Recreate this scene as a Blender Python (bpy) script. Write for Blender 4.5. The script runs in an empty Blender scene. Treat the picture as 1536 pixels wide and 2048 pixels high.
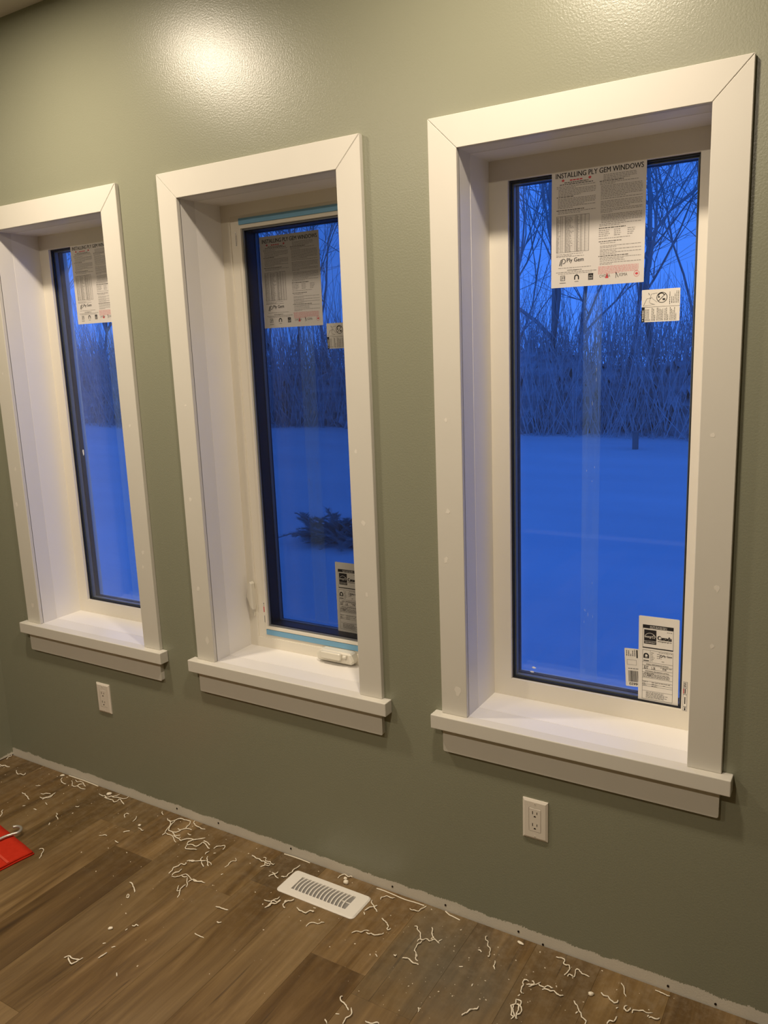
import bpy, bmesh, math, random
from mathutils import Vector, Matrix
random.seed(7)
S = bpy.context.scene
COL = S.collection

# ------------------------------------------------------------------ camera
CX, CY, CZ = 0.6945, -1.8537, 1.6087
YAW, PITCH, ROLL, FPX = -0.5507, -0.1962, -0.0384, 1617.8
fw = Vector((math.sin(YAW)*math.cos(PITCH), math.cos(YAW)*math.cos(PITCH), math.sin(PITCH)))
r0 = Vector((math.cos(YAW), -math.sin(YAW), 0)); u0 = r0.cross(fw)
rv = r0*math.cos(ROLL) + u0*math.sin(ROLL); uv = -r0*math.sin(ROLL) + u0*math.cos(ROLL)
cd = bpy.data.cameras.new('camera'); cam = bpy.data.objects.new('camera', cd); COL.objects.link(cam)
cd.sensor_fit = 'VERTICAL'; cd.sensor_height = 36; cd.lens = FPX/2048*36; cd.clip_start = 0.02; cd.clip_end = 300
cam.matrix_world = Matrix(((rv.x, uv.x, -fw.x, CX), (rv.y, uv.y, -fw.y, CY), (rv.z, uv.z, -fw.z, CZ), (0, 0, 0, 1)))
S.camera = cam
CAM = Vector((CX, CY, CZ))
def pix(u, v, axis, val):
    """direction of a photo pixel met with an axis-aligned plane of the room"""
    g = fw + rv*((u-768)/FPX) - uv*((v-1024)/FPX)
    return CAM + g*((val-CAM[axis])/g[axis])

# ------------------------------------------------------------------ world, exposure
W = bpy.data.worlds.new('dusk_sky'); S.world = W; W.use_nodes = True
nt = W.node_tree; bg = nt.nodes['Background']
tc = nt.nodes.new('ShaderNodeTexCoord'); sp = nt.nodes.new('ShaderNodeSeparateXYZ'); rp = nt.nodes.new('ShaderNodeValToRGB')
nt.links.new(tc.outputs['Generated'], sp.inputs[0]); nt.links.new(sp.outputs['Z'], rp.inputs[0]); nt.links.new(rp.outputs[0], bg.inputs[0])
rp.color_ramp.elements[0].position = 0.0; rp.color_ramp.elements[0].color = (0.060, 0.235, 0.95, 1)
rp.color_ramp.elements[1].position = 0.7; rp.color_ramp.elements[1].color = (0.030, 0.140, 0.66, 1)
bg.inputs[1].default_value = 1.5
S.view_settings.view_transform = 'Standard'; S.view_settings.look = 'None'
S.view_settings.exposure = 0.0; S.view_settings.gamma = 1.0; S.view_settings.use_curve_mapping = False

POTS = [(-1.50, -0.65), (0.0, -0.65), (-1.50, -2.3), (0.0, -2.3)]
POT_W = 21.5
POT_COL = (1.0, 0.85, 0.66)

# ------------------------------------------------------------------ dimensions
ZC = 2.719; XL = -2.3217; XR = 2.7; YB = -4.3
WX = [-2.0813, -1.1853, -0.2732]          # outer left edge of each casing
WW, CW = 0.7187, 0.0756
ZTOP, ZST = 2.1473, 0.6276
ZHEAD = ZTOP - CW
FY = 0.172                                # face of the window units

# ------------------------------------------------------------------ helpers
MATS = {}
def mat(name, col=(.8, .8, .8), rough=.5, spec=.5, metal=0.0, build=None):
    if name in MATS: return MATS[name]
    m = bpy.data.materials.new(name); m.use_nodes = True
    b = m.node_tree.nodes['Principled BSDF']
    b.inputs['Base Color'].default_value = (*col, 1); b.inputs['Roughness'].default_value = rough
    b.inputs['Specular IOR Level'].default_value = spec; b.inputs['Metallic'].default_value = metal
    if build: build(m.node_tree, b)
    MATS[name] = m
    return m
def N(nt, t, **kw):
    n = nt.nodes.new(t)
    for k, v in kw.items(): setattr(n, k, v)
    return n
def bump(nt, b, tex_out, strength, dist=.001):
    bp = N(nt, 'ShaderNodeBump'); bp.inputs['Strength'].default_value = strength; bp.inputs['Distance'].default_value = dist
    nt.links.new(tex_out, bp.inputs['Height']); nt.links.new(bp.outputs[0], b.inputs['Normal'])
def noise(nt, scale, detail=3, vec=None, rough=.55):
    n = N(nt, 'ShaderNodeTexNoise'); n.inputs['Scale'].default_value = scale; n.inputs['Detail'].default_value = detail
    n.inputs['Roughness'].default_value = rough
    if vec is not None: nt.links.new(vec, n.inputs['Vector'])
    return n
def math_(nt, op, a, b=None, c=None):
    n = N(nt, 'ShaderNodeMath', operation=op)
    for i, x in enumerate((a, b, c)):
        if x is None: continue
        if isinstance(x, (int, float)): n.inputs[i].default_value = x
        else: nt.links.new(x, n.inputs[i])
    return n.outputs[0]
def mixc(nt, f, a, b, mode='MIX'):
    n = N(nt, 'ShaderNodeMix', data_type='RGBA', blend_type=mode)
    for i, x in ((0, f), (6, a), (7, b)):
        if isinstance(x, (int, float)): n.inputs[i].default_value = x
        elif isinstance(x, tuple): n.inputs[i].default_value = (*x, 1)
        else: nt.links.new(x, n.inputs[i])
    return n.outputs[2]
def ramp(nt, f, stops):
    n = N(nt, 'ShaderNodeValToRGB'); el = n.color_ramp.elements
    while len(el) < len(stops): el.new(.5)
    for e, (p, c) in zip(el, stops): e.position = p; e.color = (*c, 1) if len(c) == 3 else c
    nt.links.new(f, n.inputs[0]); return n.outputs[0]

def mesh_obj(name, bm, m, parent=None, smooth=False, loc=None):
    me = bpy.data.meshes.new(name); bm.normal_update(); bm.to_mesh(me); bm.free()
    if smooth:
        for p in me.polygons: p.use_smooth = True
    if m: me.materials.append(m)
    o = bpy.data.objects.new(name, me); COL.objects.link(o)
    if loc is not None: o.location = loc
    if parent: o.parent = parent
    return o
def empty(name, loc=(0, 0, 0)):
    o = bpy.data.objects.new(name, None); COL.objects.link(o); o.location = loc; o.empty_display_size = .05; return o
def tag(o, label, cat=None, group=None, kind=None):
    if label: o['label'] = label
    if cat: o['category'] = cat
    if group: o['group'] = group
    if kind: o['kind'] = kind
    return o
def add_box(bm, x0, x1, y0, y1, z0, z1):
    v = [bm.verts.new(p) for p in ((x0,y0,z0),(x1,y0,z0),(x1,y1,z0),(x0,y1,z0),(x0,y0,z1),(x1,y0,z1),(x1,y1,z1),(x0,y1,z1))]
    for f in ((0,3,2,1),(4,5,6,7),(0,1,5,4),(1,2,6,5),(2,3,7,6),(3,0,4,7)): bm.faces.new([v[i] for i in f])
def box(name, m, b, parent=None, bev=0, seg=1):
    """box in world coordinates; origin placed at the parent's frame"""
    bm = bmesh.new(); add_box(bm, *b)
    if bev: bmesh.ops.bevel(bm, geom=bm.edges[:], offset=bev, segments=seg, affect='EDGES', profile=.5)
    if parent: bmesh.ops.translate(bm, verts=bm.verts, vec=-Vector(parent.location))
    return mesh_obj(name, bm, m, parent)
def add_ring(bm, x0, x1, z0, z1, w, y0, y1):
    """rectangular frame standing in the xz plane, mitred members of width w"""
    o = [(x0,z0),(x1,z0),(x1,z1),(x0,z1)]; i = [(x0+w,z0+w),(x1-w,z0+w),(x1-w,z1-w),(x0+w,z1-w)]
    for k in range(4):
        a, b, c, d = o[k], o[(k+1)%4], i[(k+1)%4], i[k]
        fr = [bm.verts.new((p[0], y0, p[1])) for p in (a,b,c,d)]; bk = [bm.verts.new((p[0], y1, p[1])) for p in (a,b,c,d)]
        bm.faces.new(fr); bm.faces.new(bk[::-1])
        for q in range(4): bm.faces.new((fr[q], bk[q], bk[(q+1)%4], fr[(q+1)%4]))
def ring(name, m, x0, x1, z0, z1, w, y0, y1, parent, bev=0):
    bm = bmesh.new(); add_ring(bm, x0, x1, z0, z1, w, y0, y1)
    bmesh.ops.recalc_face_normals(bm, faces=bm.faces)
    bmesh.ops.translate(bm, verts=bm.verts, vec=-Vector(parent.location))
    return mesh_obj(name, bm, m, parent)
def add_prism(bm, poly, y0, y1):
    """polygon of (x,z) extruded along y"""
    a = [bm.verts.new((p[0], y0, p[1])) for p in poly]; b = [bm.verts.new((p[0], y1, p[1])) for p in poly]
    bm.faces.new(a); bm.faces.new(b[::-1]); n = len(poly)
    for q in range(n): bm.faces.new((a[q], b[q], b[(q+1)%n], a[(q+1)%n]))
def add_tube(bm, pts, rads, sides=5, caps=True):
    rings = []; n = len(pts)
    for i, p in enumerate(pts):
        t = (pts[min(i+1, n-1)] - pts[max(i-1, 0)])
        t = t.normalized() if t.length > 1e-9 else Vector((1, 0, 0))
        a = t.cross(Vector((0, 0, 1)))
        if a.length < .05: a = t.cross(Vector((1, 0, 0)))
        a.normalize(); b = t.cross(a)
        r = rads[i] if isinstance(rads, (list, tuple)) else rads
        rings.append([bm.verts.new(p + (a*math.cos(2*math.pi*k/sides) + b*math.sin(2*math.pi*k/sides))*r) for k in range(sides)])
    for i in range(n-1):
        for k in range(sides):
            bm.faces.new((rings[i][k], rings[i][(k+1)%sides], rings[i+1][(k+1)%sides], rings[i+1][k]))
    if caps: bm.faces.new(rings[0][::-1]); bm.faces.new(rings[-1])
def rounded(x0, x1, z0, z1, r, seg=5):
    out = []
    for cx, cz, a in ((x1-r, z1-r, 0), (x0+r, z1-r, 90), (x0+r, z0+r, 180), (x1-r, z0+r, 270)):
        for k in range(seg+1):
            t = math.radians(a+90*k/seg); out.append((cx+r*math.cos(t), cz+r*math.sin(t)))
    return out
def catmull(pts, sub=4):
    out = []; n = len(pts)
    for i in range(n-1):
        p0, p1, p2, p3 = pts[max(i-1,0)], pts[i], pts[i+1], pts[min(i+2,n-1)]
        for s in range(sub):
            t = s/sub
            out.append(.5*((2*p1) + (p2-p0)*t + (2*p0-5*p1+4*p2-p3)*t*t + (3*p1-p0-3*p2+p3)*t**3))
    out.append(pts[-1]); return out

# ------------------------------------------------------------------ materials
def wall_nodes(primer_h):
    def f(nt, b):
        g = N(nt, 'ShaderNodeNewGeometry'); s = N(nt, 'ShaderNodeSeparateXYZ'); nt.links.new(g.outputs['Position'], s.inputs[0])
        big = noise(nt, 3.0, 2, g.outputs['Position']); fine = noise(nt, 230, 4, g.outputs['Position'], .7); mid = noise(nt, 18, 4, g.outputs['Position'])
        h = math_(nt, 'ADD', s.outputs['Z'], math_(nt, 'MULTIPLY', math_(nt, 'SUBTRACT', mid.outputs[0], .5), .022))
        h = math_(nt, 'ADD', h, math_(nt, 'MULTIPLY', math_(nt, 'SUBTRACT', fine.outputs[0], .5), .022))
        mask = math_(nt, 'SMOOTHSTEP' if False else 'LESS_THAN', h, primer_h)
        paint = mixc(nt, math_(nt, 'MULTIPLY', big.outputs[0], .5), (.245, .248, .178), (.260, .263, .190))
        prim = mixc(nt, mid.outputs[0], (.62, .575, .49), (.70, .655, .57))
        nt.links.new(mixc(nt, mask, paint, prim), b.inputs['Base Color'])
        nt.links.new(math_(nt, 'ADD', .30, math_(nt, 'MULTIPLY', mask, .4)), b.inputs['Roughness'])
        peel = noise(nt, 210, 3, g.outputs['Position'], .6)
        bump(nt, b, peel.outputs[0], .40, .0012)
    return f
M_wall = mat('sage_green_wall_paint', spec=.5, build=wall_nodes(.033))
M_wall2 = mat('sage_green_side_wall_paint', spec=.5, build=wall_nodes(.012))
M_ceil = mat('ceiling_paint', (.62, .58, .52), .9, .2)
def trim_nodes(c1, c2):
    def f(nt, b):
        g = N(nt, 'ShaderNodeNewGeometry'); n = noise(nt, 9, 4, g.outputs['Position'])
        nt.links.new(mixc(nt, n.outputs[0], c1, c2), b.inputs['Base Color'])
        n2 = noise(nt, 260, 2, g.outputs['Position']); bump(nt, b, n2.outputs[0], .05, .0006)
    return f
M_trim = mat('cream_primed_trim', rough=.42, spec=.4, build=trim_nodes((.63, .60, .535), (.66, .63, .565)))
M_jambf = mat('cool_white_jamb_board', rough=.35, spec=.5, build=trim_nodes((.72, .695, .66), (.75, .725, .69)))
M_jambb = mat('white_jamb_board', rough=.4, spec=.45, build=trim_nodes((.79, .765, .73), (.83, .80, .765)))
M_fill = mat('spackle', (.74, .70, .63), .8, .2)
M_vinyl = mat('ivory_vinyl', rough=.35, spec=.5, build=trim_nodes((.76, .71, .61), (.79, .74, .64)))
M_hard = mat('ivory_hardware', (.72, .68, .58), .28, .5)
M_black = mat('black_gasket', (.012, .013, .018), .5, .4)
M_spacer = mat('grey_glazing_spacer', (.16, .165, .17), .4, .5, .2)
M_sash = mat('dark_sash', (.018, .017, .024), .5, .4)
M_tape = mat('blue_painters_tape', (.19, .40, .60), .7, .3)
M_paper = mat('white_paper', (.70, .66, .62), .55, .35)
M_vsticker = mat('white_sticker', (.80, .76, .69), .45, .4)
M_ink = mat('black_ink', (.02, .018, .018), .6, .3)
M_ink2 = mat('grey_fine_ink', (.13, .12, .11), .7, .2)
M_ink3 = mat('pale_grey_ink', (.30, .28, .265), .7, .2)
M_red = mat('red_ink', (.62, .05, .07), .6, .3)
M_pink = mat('pink_fine_ink', (.70, .30, .30), .7, .2)
M_plate = mat('white_outlet_plastic', (.72, .66, .575), .3, .5)
M_slot = mat('outlet_slot_dark', (.02, .012, .008), .6, .2)
M_reg = mat('white_register_enamel', (.80, .76, .70), .35, .5)
M_damp = mat('grey_damper_steel', (.30, .285, .27), .5, .4, .2)
M_shav = mat('white_caulk_shaving', (.85, .77, .63), .6, .3)
M_crumb = mat('pale_plaster_crumb', (.75, .66, .52), .8, .2)
M_steel = mat('bent_steel_rod', (.55, .52, .47), .35, .5, .7)
def towel(nt, b):
    t = N(nt, 'ShaderNodeTexCoord'); n = noise(nt, 60, 4, t.outputs['Object']); n2 = noise(nt, 700, 2, t.outputs['Object'])
    nt.links.new(mixc(nt, n.outputs[0], (.44, .022, .008), (.56, .034, .014)), b.inputs['Base Color'])
    bump(nt, b, n2.outputs[0], .6, .001)
M_towel = mat('red_cloth', rough=.9, spec=.1, build=towel)
M_towel2 = mat('red_cloth_band', (.60, .07, .04), .9, .1)
def glass_nodes(name, tint):
    m = bpy.data.materials.new(name); m.use_nodes = True; nt = m.node_tree; nt.nodes.clear()
    o = N(nt, 'ShaderNodeOutputMaterial'); mx = N(nt, 'ShaderNodeMixShader'); tr = N(nt, 'ShaderNodeBsdfTransparent'); gl = N(nt, 'ShaderNodeBsdfGlossy')
    # a parallel pane reflects alike from both faces, so the inner face gets the inverse index
    fr = N(nt, 'ShaderNodeFresnel'); gm = N(nt, 'ShaderNodeNewGeometry')
    nt.links.new(math_(nt, 'SUBTRACT', 1.45, math_(nt, 'MULTIPLY', gm.outputs['Backfacing'], 1.45-1/1.45)), fr.inputs[0])
    tr.inputs[0].default_value = (*tint, 1); gl.inputs['Roughness'].default_value = 0.0; gl.inputs[0].default_value = (.9, .9, .9, 1)
    nt.links.new(fr.outputs[0], mx.inputs[0]); nt.links.new(tr.outputs[0], mx.inputs[1]); nt.links.new(gl.outputs[0], mx.inputs[2]); nt.links.new(mx.outputs[0], o.inputs[0])
    return m
M_glass = glass_nodes('window_glass', (.90, .93, .95))
def veil(name, col, alpha, streak=False):
    m = bpy.data.materials.new(name); m.use_nodes = True; nt = m.node_tree; nt.nodes.clear()
    o = N(nt, 'ShaderNodeOutputMaterial'); mx = N(nt, 'ShaderNodeMixShader'); tr = N(nt, 'ShaderNodeBsdfTransparent'); df = N(nt, 'ShaderNodeBsdfDiffuse')
    df.inputs[0].default_value = (*col, 1); mx.inputs[0].default_value = alpha
    if streak:
        t = N(nt, 'ShaderNodeTexCoord'); mp = N(nt, 'ShaderNodeMapping'); mp.inputs['Scale'].default_value = (60, 60, 3); nt.links.new(t.outputs['Object'], mp.inputs[0])
        n = noise(nt, 1.0, 4, mp.outputs[0]); nt.links.new(math_(nt, 'MULTIPLY', n.outputs[0], alpha*2), mx.inputs[0])
    nt.links.new(tr.outputs[0], mx.inputs[1]); nt.links.new(df.outputs[0], mx.inputs[2]); nt.links.new(mx.outputs[0], o.inputs[0])
    return m
M_screen = veil('black_insect_screen', (.02, .02, .022), .22)
M_film = veil('film_residue', (.40, .58, .66), .045, True)
M_flake = mat('white_residue_flake', (.8, .8, .8), .7, .2)

def plank_nodes(nt, b):
    g = N(nt, 'ShaderNodeNewGeometry'); oi = N(nt, 'ShaderNodeObjectInfo')
    off = N(nt, 'ShaderNodeVectorMath', operation='MULTIPLY'); off.inputs[1].default_value = (13, 29, 7)
    cx = N(nt, 'ShaderNodeCombineXYZ')
    for i in range(3): nt.links.new(oi.outputs['Random'], cx.inputs[i])
    nt.links.new(cx.outputs[0], off.inputs[0])
    ad = N(nt, 'ShaderNodeVectorMath', operation='ADD'); nt.links.new(g.outputs['Position'], ad.inputs[0]); nt.links.new(off.outputs[0], ad.inputs[1])
    mp = N(nt, 'ShaderNodeMapping'); mp.inputs['Scale'].default_value = (22, 1.9, 1); nt.links.new(ad.outputs[0], mp.inputs[0])
    mp2 = N(nt, 'ShaderNodeMapping'); mp2.inputs['Scale'].default_value = (110, 5, 1); nt.links.new(ad.outputs[0], mp2.inputs[0])
    mp3 = N(nt, 'ShaderNodeMapping'); mp3.inputs['Scale'].default_value = (7, 1.4, 1); nt.links.new(ad.outputs[0], mp3.inputs[0])
    n1 = noise(nt, 1, 6, mp.outputs[0], .65); n2 = noise(nt, 1, 4, mp2.outputs[0], .7); n3 = noise(nt, 1, 3, mp3.outputs[0]); n1.inputs['Distortion'].default_value = .8
    c = ramp(nt, n1.outputs[0], [(.28, (.046, .024, .007)), (.43, (.125, .072, .024)), (.57, (.205, .128, .050)), (.75, (.32, .215, .105))])
    c = mixc(nt, math_(nt, 'MULTIPLY', n2.outputs[0], .55), c, (.090, .052, .018))
    c = mixc(nt, ramp(nt, n3.outputs[0], [(.35, (0, 0, 0)), (.7, (.55, .55, .55))]), c, (.205, .145, .075))
    c = mixc(nt, ramp(nt, n3.outputs[0], [(.25, (.5, .5, .5)), (.45, (0, 0, 0))]), c, (.075, .045, .015))
    # thin dark grain cracks
    mp4 = N(nt, 'ShaderNodeMapping'); mp4.inputs['Scale'].default_value = (30, .9, 1); nt.links.new(ad.outputs[0], mp4.inputs[0]); n4 = noise(nt, 1, 3, mp4.outputs[0], .5)
    crk = ramp(nt, n4.outputs[0], [(.685, (0, 0, 0)), (.70, (1, 1, 1)), (.73, (0, 0, 0))])
    c = mixc(nt, math_(nt, 'MULTIPLY', crk, .6), c, (.03, .018, .008))
    c = mixc(nt, 1.0, c, oi.outputs['Color'], 'MULTIPLY')
    # grey plaster-dust stain
    sb = N(nt, 'ShaderNodeVectorMath', operation='DISTANCE'); sb.inputs[1].default_value = (-.16, -.20, 0)
    dn = noise(nt, 5, 4, g.outputs['Position'])
    nt.links.new(g.outputs['Position'], sb.inputs[0])
    d = math_(nt, 'ADD', sb.outputs['Value'], math_(nt, 'MULTIPLY', math_(nt, 'SUBTRACT', dn.outputs[0], .5), .5))
    dm = ramp(nt, d, [(.02, (1, 1, 1)), (.24, (0, 0, 0))])
    c = mixc(nt, math_(nt, 'MULTIPLY', dm, .62), c, (.115, .105, .080))
    # pale dust near the wall
    s = N(nt, 'ShaderNodeSeparateXYZ'); nt.links.new(g.outputs['Position'], s.inputs[0])
    dn2 = noise(nt, 35, 5, g.outputs['Position'], .7)
    dd = math_(nt, 'MULTIPLY', ramp(nt, math_(nt, 'ADD', s.outputs['Y'], .5), [(.0, (0, 0, 0)), (.5, (.6, .6, .6))]), ramp(nt, dn2.outputs[0], [(.45, (0, 0, 0)), (.75, (1, 1, 1))]))
    c = mixc(nt, math_(nt, 'MULTIPLY', dd, .55), c, (.34, .28, .20))
    nt.links.new(c, b.inputs['Base Color'])
    nt.links.new(math_(nt, 'ADD', .42, math_(nt, 'MULTIPLY', n2.outputs[0], .2)), b.inputs['Roughness'])
    bump(nt, b, n2.outputs[0], .12, .0006)
M_plank = mat('brown_vinyl_plank', spec=.35, build=plank_nodes)
M_sub = mat('subfloor', (.05, .035, .02), .9, .1)
def snow_nodes(nt, b):
    g = N(nt, 'ShaderNodeNewGeometry'); mp = N(nt, 'ShaderNodeMapping'); mp.inputs['Scale'].default_value = (.35, 1.0, 1); nt.links.new(g.outputs['Position'], mp.inputs[0]); n = noise(nt, .7, 5, mp.outputs[0])
    nt.links.new(mixc(nt, n.outputs[0], (.60, .56, .56), (.86, .82, .80)), b.inputs['Base Color']); bump(nt, b, n.outputs[0], .6, .15)
M_snow = mat('blue_dusk_snow', rough=.9, spec=.1, build=snow_nodes)
M_bark = mat('dark_bark', (.27, .24, .23), .9, .1)
M_twig = mat('twig_bark', (.40, .37, .36), .9, .1)
def thick_nodes(nt, b):
    g = N(nt, 'ShaderNodeNewGeometry'); mp = N(nt, 'ShaderNodeMapping'); mp.inputs['Scale'].default_value = (.5, .5, 5); nt.links.new(g.outputs['Position'], mp.inputs[0])
    n = noise(nt, 1.0, 6, mp.outputs[0], .7)
    nt.links.new(ramp(nt, n.outputs[0], [(.3, (.46, .39, .38)), (.55, (.64, .54, .52)), (.75, (.80, .70, .67))]), b.inputs['Base Color'])
M_thick = mat('brown_brush', rough=.95, spec=.05, build=thick_nodes)
M_needle = mat('dark_evergreen_needles', (.33, .36, .36), .9, .1)
def emis(name, col, s):
    m = bpy.data.materials.new(name); m.use_nodes = True; nt = m.node_tree; nt.nodes.clear()
    o = N(nt, 'ShaderNodeOutputMaterial'); e = N(nt, 'ShaderNodeEmission'); e.inputs[0].default_value = (*col, 1); e.inputs[1].default_value = s
    nt.links.new(e.outputs[0], o.inputs[0]); return m
M_lens = emis('lit_pot_lens', POT_COL, 12)

# ------------------------------------------------------------------ room shell
HO = .014                                    # rough opening margin around the jamb boards
xs = [XL-.25]
for x in WX: xs += [x+CW-HO, x+WW-CW+HO]
xs.append(XR+.25)
zs = [-.02, ZST-.012, ZHEAD+HO, ZC]
bm = bmesh.new()
def wall_quad_boxes():
    T = .26
    cells = {}
    for i in range(len(xs)-1):
        for j in range(3):
            if j == 1 and i % 2 == 1: continue
            cells[(i, j)] = 1
    V = {}
    def v(x, y, z):
        k = (round(x, 5), round(y, 5), round(z, 5))
        if k not in V: V[k] = bm.verts.new(k)
        return V[k]
    for (i, j) in cells:
        x0, x1, z0, z1 = xs[i], xs[i+1], zs[j], zs[j+1]
        bm.faces.new([v(x0,0,z0), v(x1,0,z0), v(x1,0,z1), v(x0,0,z1)])
        bm.faces.new([v(x0,T,z0), v(x0,T,z1), v(x1,T,z1), v(x1,T,z0)])
        for di, dj, q in ((-1,0,((x0,z0),(x0,z1))), (1,0,((x1,z0),(x1,z1))), (0,-1,((x0,z0),(x1,z0))), (0,1,((x0,z1),(x1,z1)))):
            if (i+di, j+dj) not in cells:
                (a, b), (c, d) = q
                bm.faces.new([v(a,0,b), v(a,T,b), v(c,T,d), v(c,0,d)])
    bmesh.ops.recalc_face_normals(bm, faces=bm.faces)
wall_quad_boxes()
wall_front = tag(mesh_obj('wall_front', bm, M_wall), 'sage green wall with three deep window openings and unpainted bottom edge', kind='structure')
def shell(name, m, b, label):
    return tag(box(name, m, b), label, kind='structure')
wall_left = shell('wall_left', M_wall2, (XL-.25, XL, YB, 0, .004, ZC), 'sage green side wall meeting the window wall at the corner')
shell('wall_right', M_wall, (XR, XR+.25, YB, 0, -.02, ZC), 'sage green side wall of the room')
shell('wall_back', M_wall, (XL-.25, XR+.25, YB-.25, YB, -.02, ZC), 'sage green wall facing the windows')
shell('ceiling', M_ceil, (XL-.25, XR+.25, YB-.25, .26, ZC, ZC+.2), 'plain off white ceiling')
floor = shell('floor', M_sub, (XL-.25, XR+.25, YB-.25, .26, -.12, -.010), 'brown wood plank floor littered with white shavings')

# drywall screws left in the unpainted strip
for (u, v) in ((354,1617),(437,1646),(582,1697),(785,1773),(891,1810),(1037,1863),(1086,1889),(1336,1972),(1431,2008)):
    p = pix(u, v, 1, 0); bm = bmesh.new()
    add_prism(bm, [(p.x+.003*math.cos(2*math.pi*k/9), p.z+.0035*math.sin(2*math.pi*k/9)) for k in range(9)], -.0012, .001)
    bmesh.ops.recalc_face_normals(bm, faces=bm.faces)
    mesh_obj('screw', bm, M_slot, wall_front)

# planks, all children of the floor
PW = .1765; GAP = .00015
ends = {0: -.155, 1: -.242, 4: -.165, 6: -.328, 7: -.395}      # column index counted from x=-1.591
tones = {(0,0): (.85,.84,.80), (0,1): (1.10,1.08,1.05), (1,0): (1.22,1.20,1.18), (1,1): (.66,.60,.49), (2,0): (.92,.9,.85), (2,1): (1.12,1.1,1.08),
         (3,0): (1.1,1.08,1.05), (3,1): (1.02,.98,.92), (4,0): (.70,.68,.66), (4,1): (1.0,.97,.92), (5,0): (1.12,1.1,1.08), (5,1): (.9,.85,.76),
         (6,0): (1.15,1.12,1.10), (6,1): (.74,.67,.56), (7,0): (.92,.92,.9), (7,1): (1.05,1.03,1.0), (8,0): (1.08,1.05,1.0), (8,1): (1.05,1.0,.9)}
LP = 1.22
c0 = -5
for c in range(c0, 26):
    x0 = -1.591 + c*PW; x1 = x0+PW
    if x1 < XL or x0 > XR: continue
    x0c, x1c = max(x0, XL-.02)+GAP, min(x1, XR+.02)-GAP
    e = ends.get(c, -(.15 + ((c*0.37) % 1.0)*.95))
    y = .0; k = 0
    segs = [(e, -.003)]
    while segs[-1][0] > YB: segs.append((max(segs[-1][0]-LP, YB-.02), segs[-1][0]))
    for k, (ya, yb) in enumerate(segs):
        bm = bmesh.new(); add_box(bm, x0c, x1c, ya+GAP, yb-GAP, -.010, 0)
        top = [ed for ed in bm.edges if all(abs(vv.co.z) < 1e-6 for vv in ed.verts)]
        bmesh.ops.bevel(bm, geom=top, offset=.0005, segments=1, affect='EDGES')
        o = mesh_obj('plank', bm, M_plank, floor)
        t = tones.get((c, k))
        if not t: q = random.uniform(.75, 1.15); t = (q, q*random.uniform(.96, 1), q*random.uniform(.9, 1))
        o.color = (*t, 1)

# ------------------------------------------------------------------ ceiling pot lights
for i, (x, y) in enumerate(POTS):
    t = tag(empty('pot_light', (x, y, ZC)), 'slim round recessed ceiling light %s' % ('above the floor near the windows', 'deeper in the room away from the windows')[y < -1], 'ceiling light', 'recessed ceiling lights')
    bm = bmesh.new(); seg = 32
    prof = [(.088, 0), (.086, -.005), (.078, -.008), (.068, -.006), (.066, .0)]
    rings = [[bm.verts.new((r*math.cos(2*math.pi*k/seg), r*math.sin(2*math.pi*k/seg), z)) for k in range(seg)] for r, z in prof]
    for a, b in zip(rings, rings[1:]):
        for k in range(seg): bm.faces.new((a[k], a[(k+1)%seg], b[(k+1)%seg], b[k]))
    mesh_obj('rim', bm, M_reg, t, True)
    bm = bmesh.new(); bm.faces.new([bm.verts.new((.067*math.cos(-2*math.pi*k/seg), .067*math.sin(-2*math.pi*k/seg), -.003)) for k in range(seg)])
    mesh_obj('lens', bm, M_lens, t)
    ld = bpy.data.lights.new('pot_lamp', 'AREA'); ld.shape = 'DISK'; ld.size = .13; ld.energy = POT_W; ld.color = POT_COL
    lo = bpy.data.objects.new('pot_lamp', ld); COL.objects.link(lo); lo.parent = t; lo.location = (0, 0, -.010)

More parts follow.
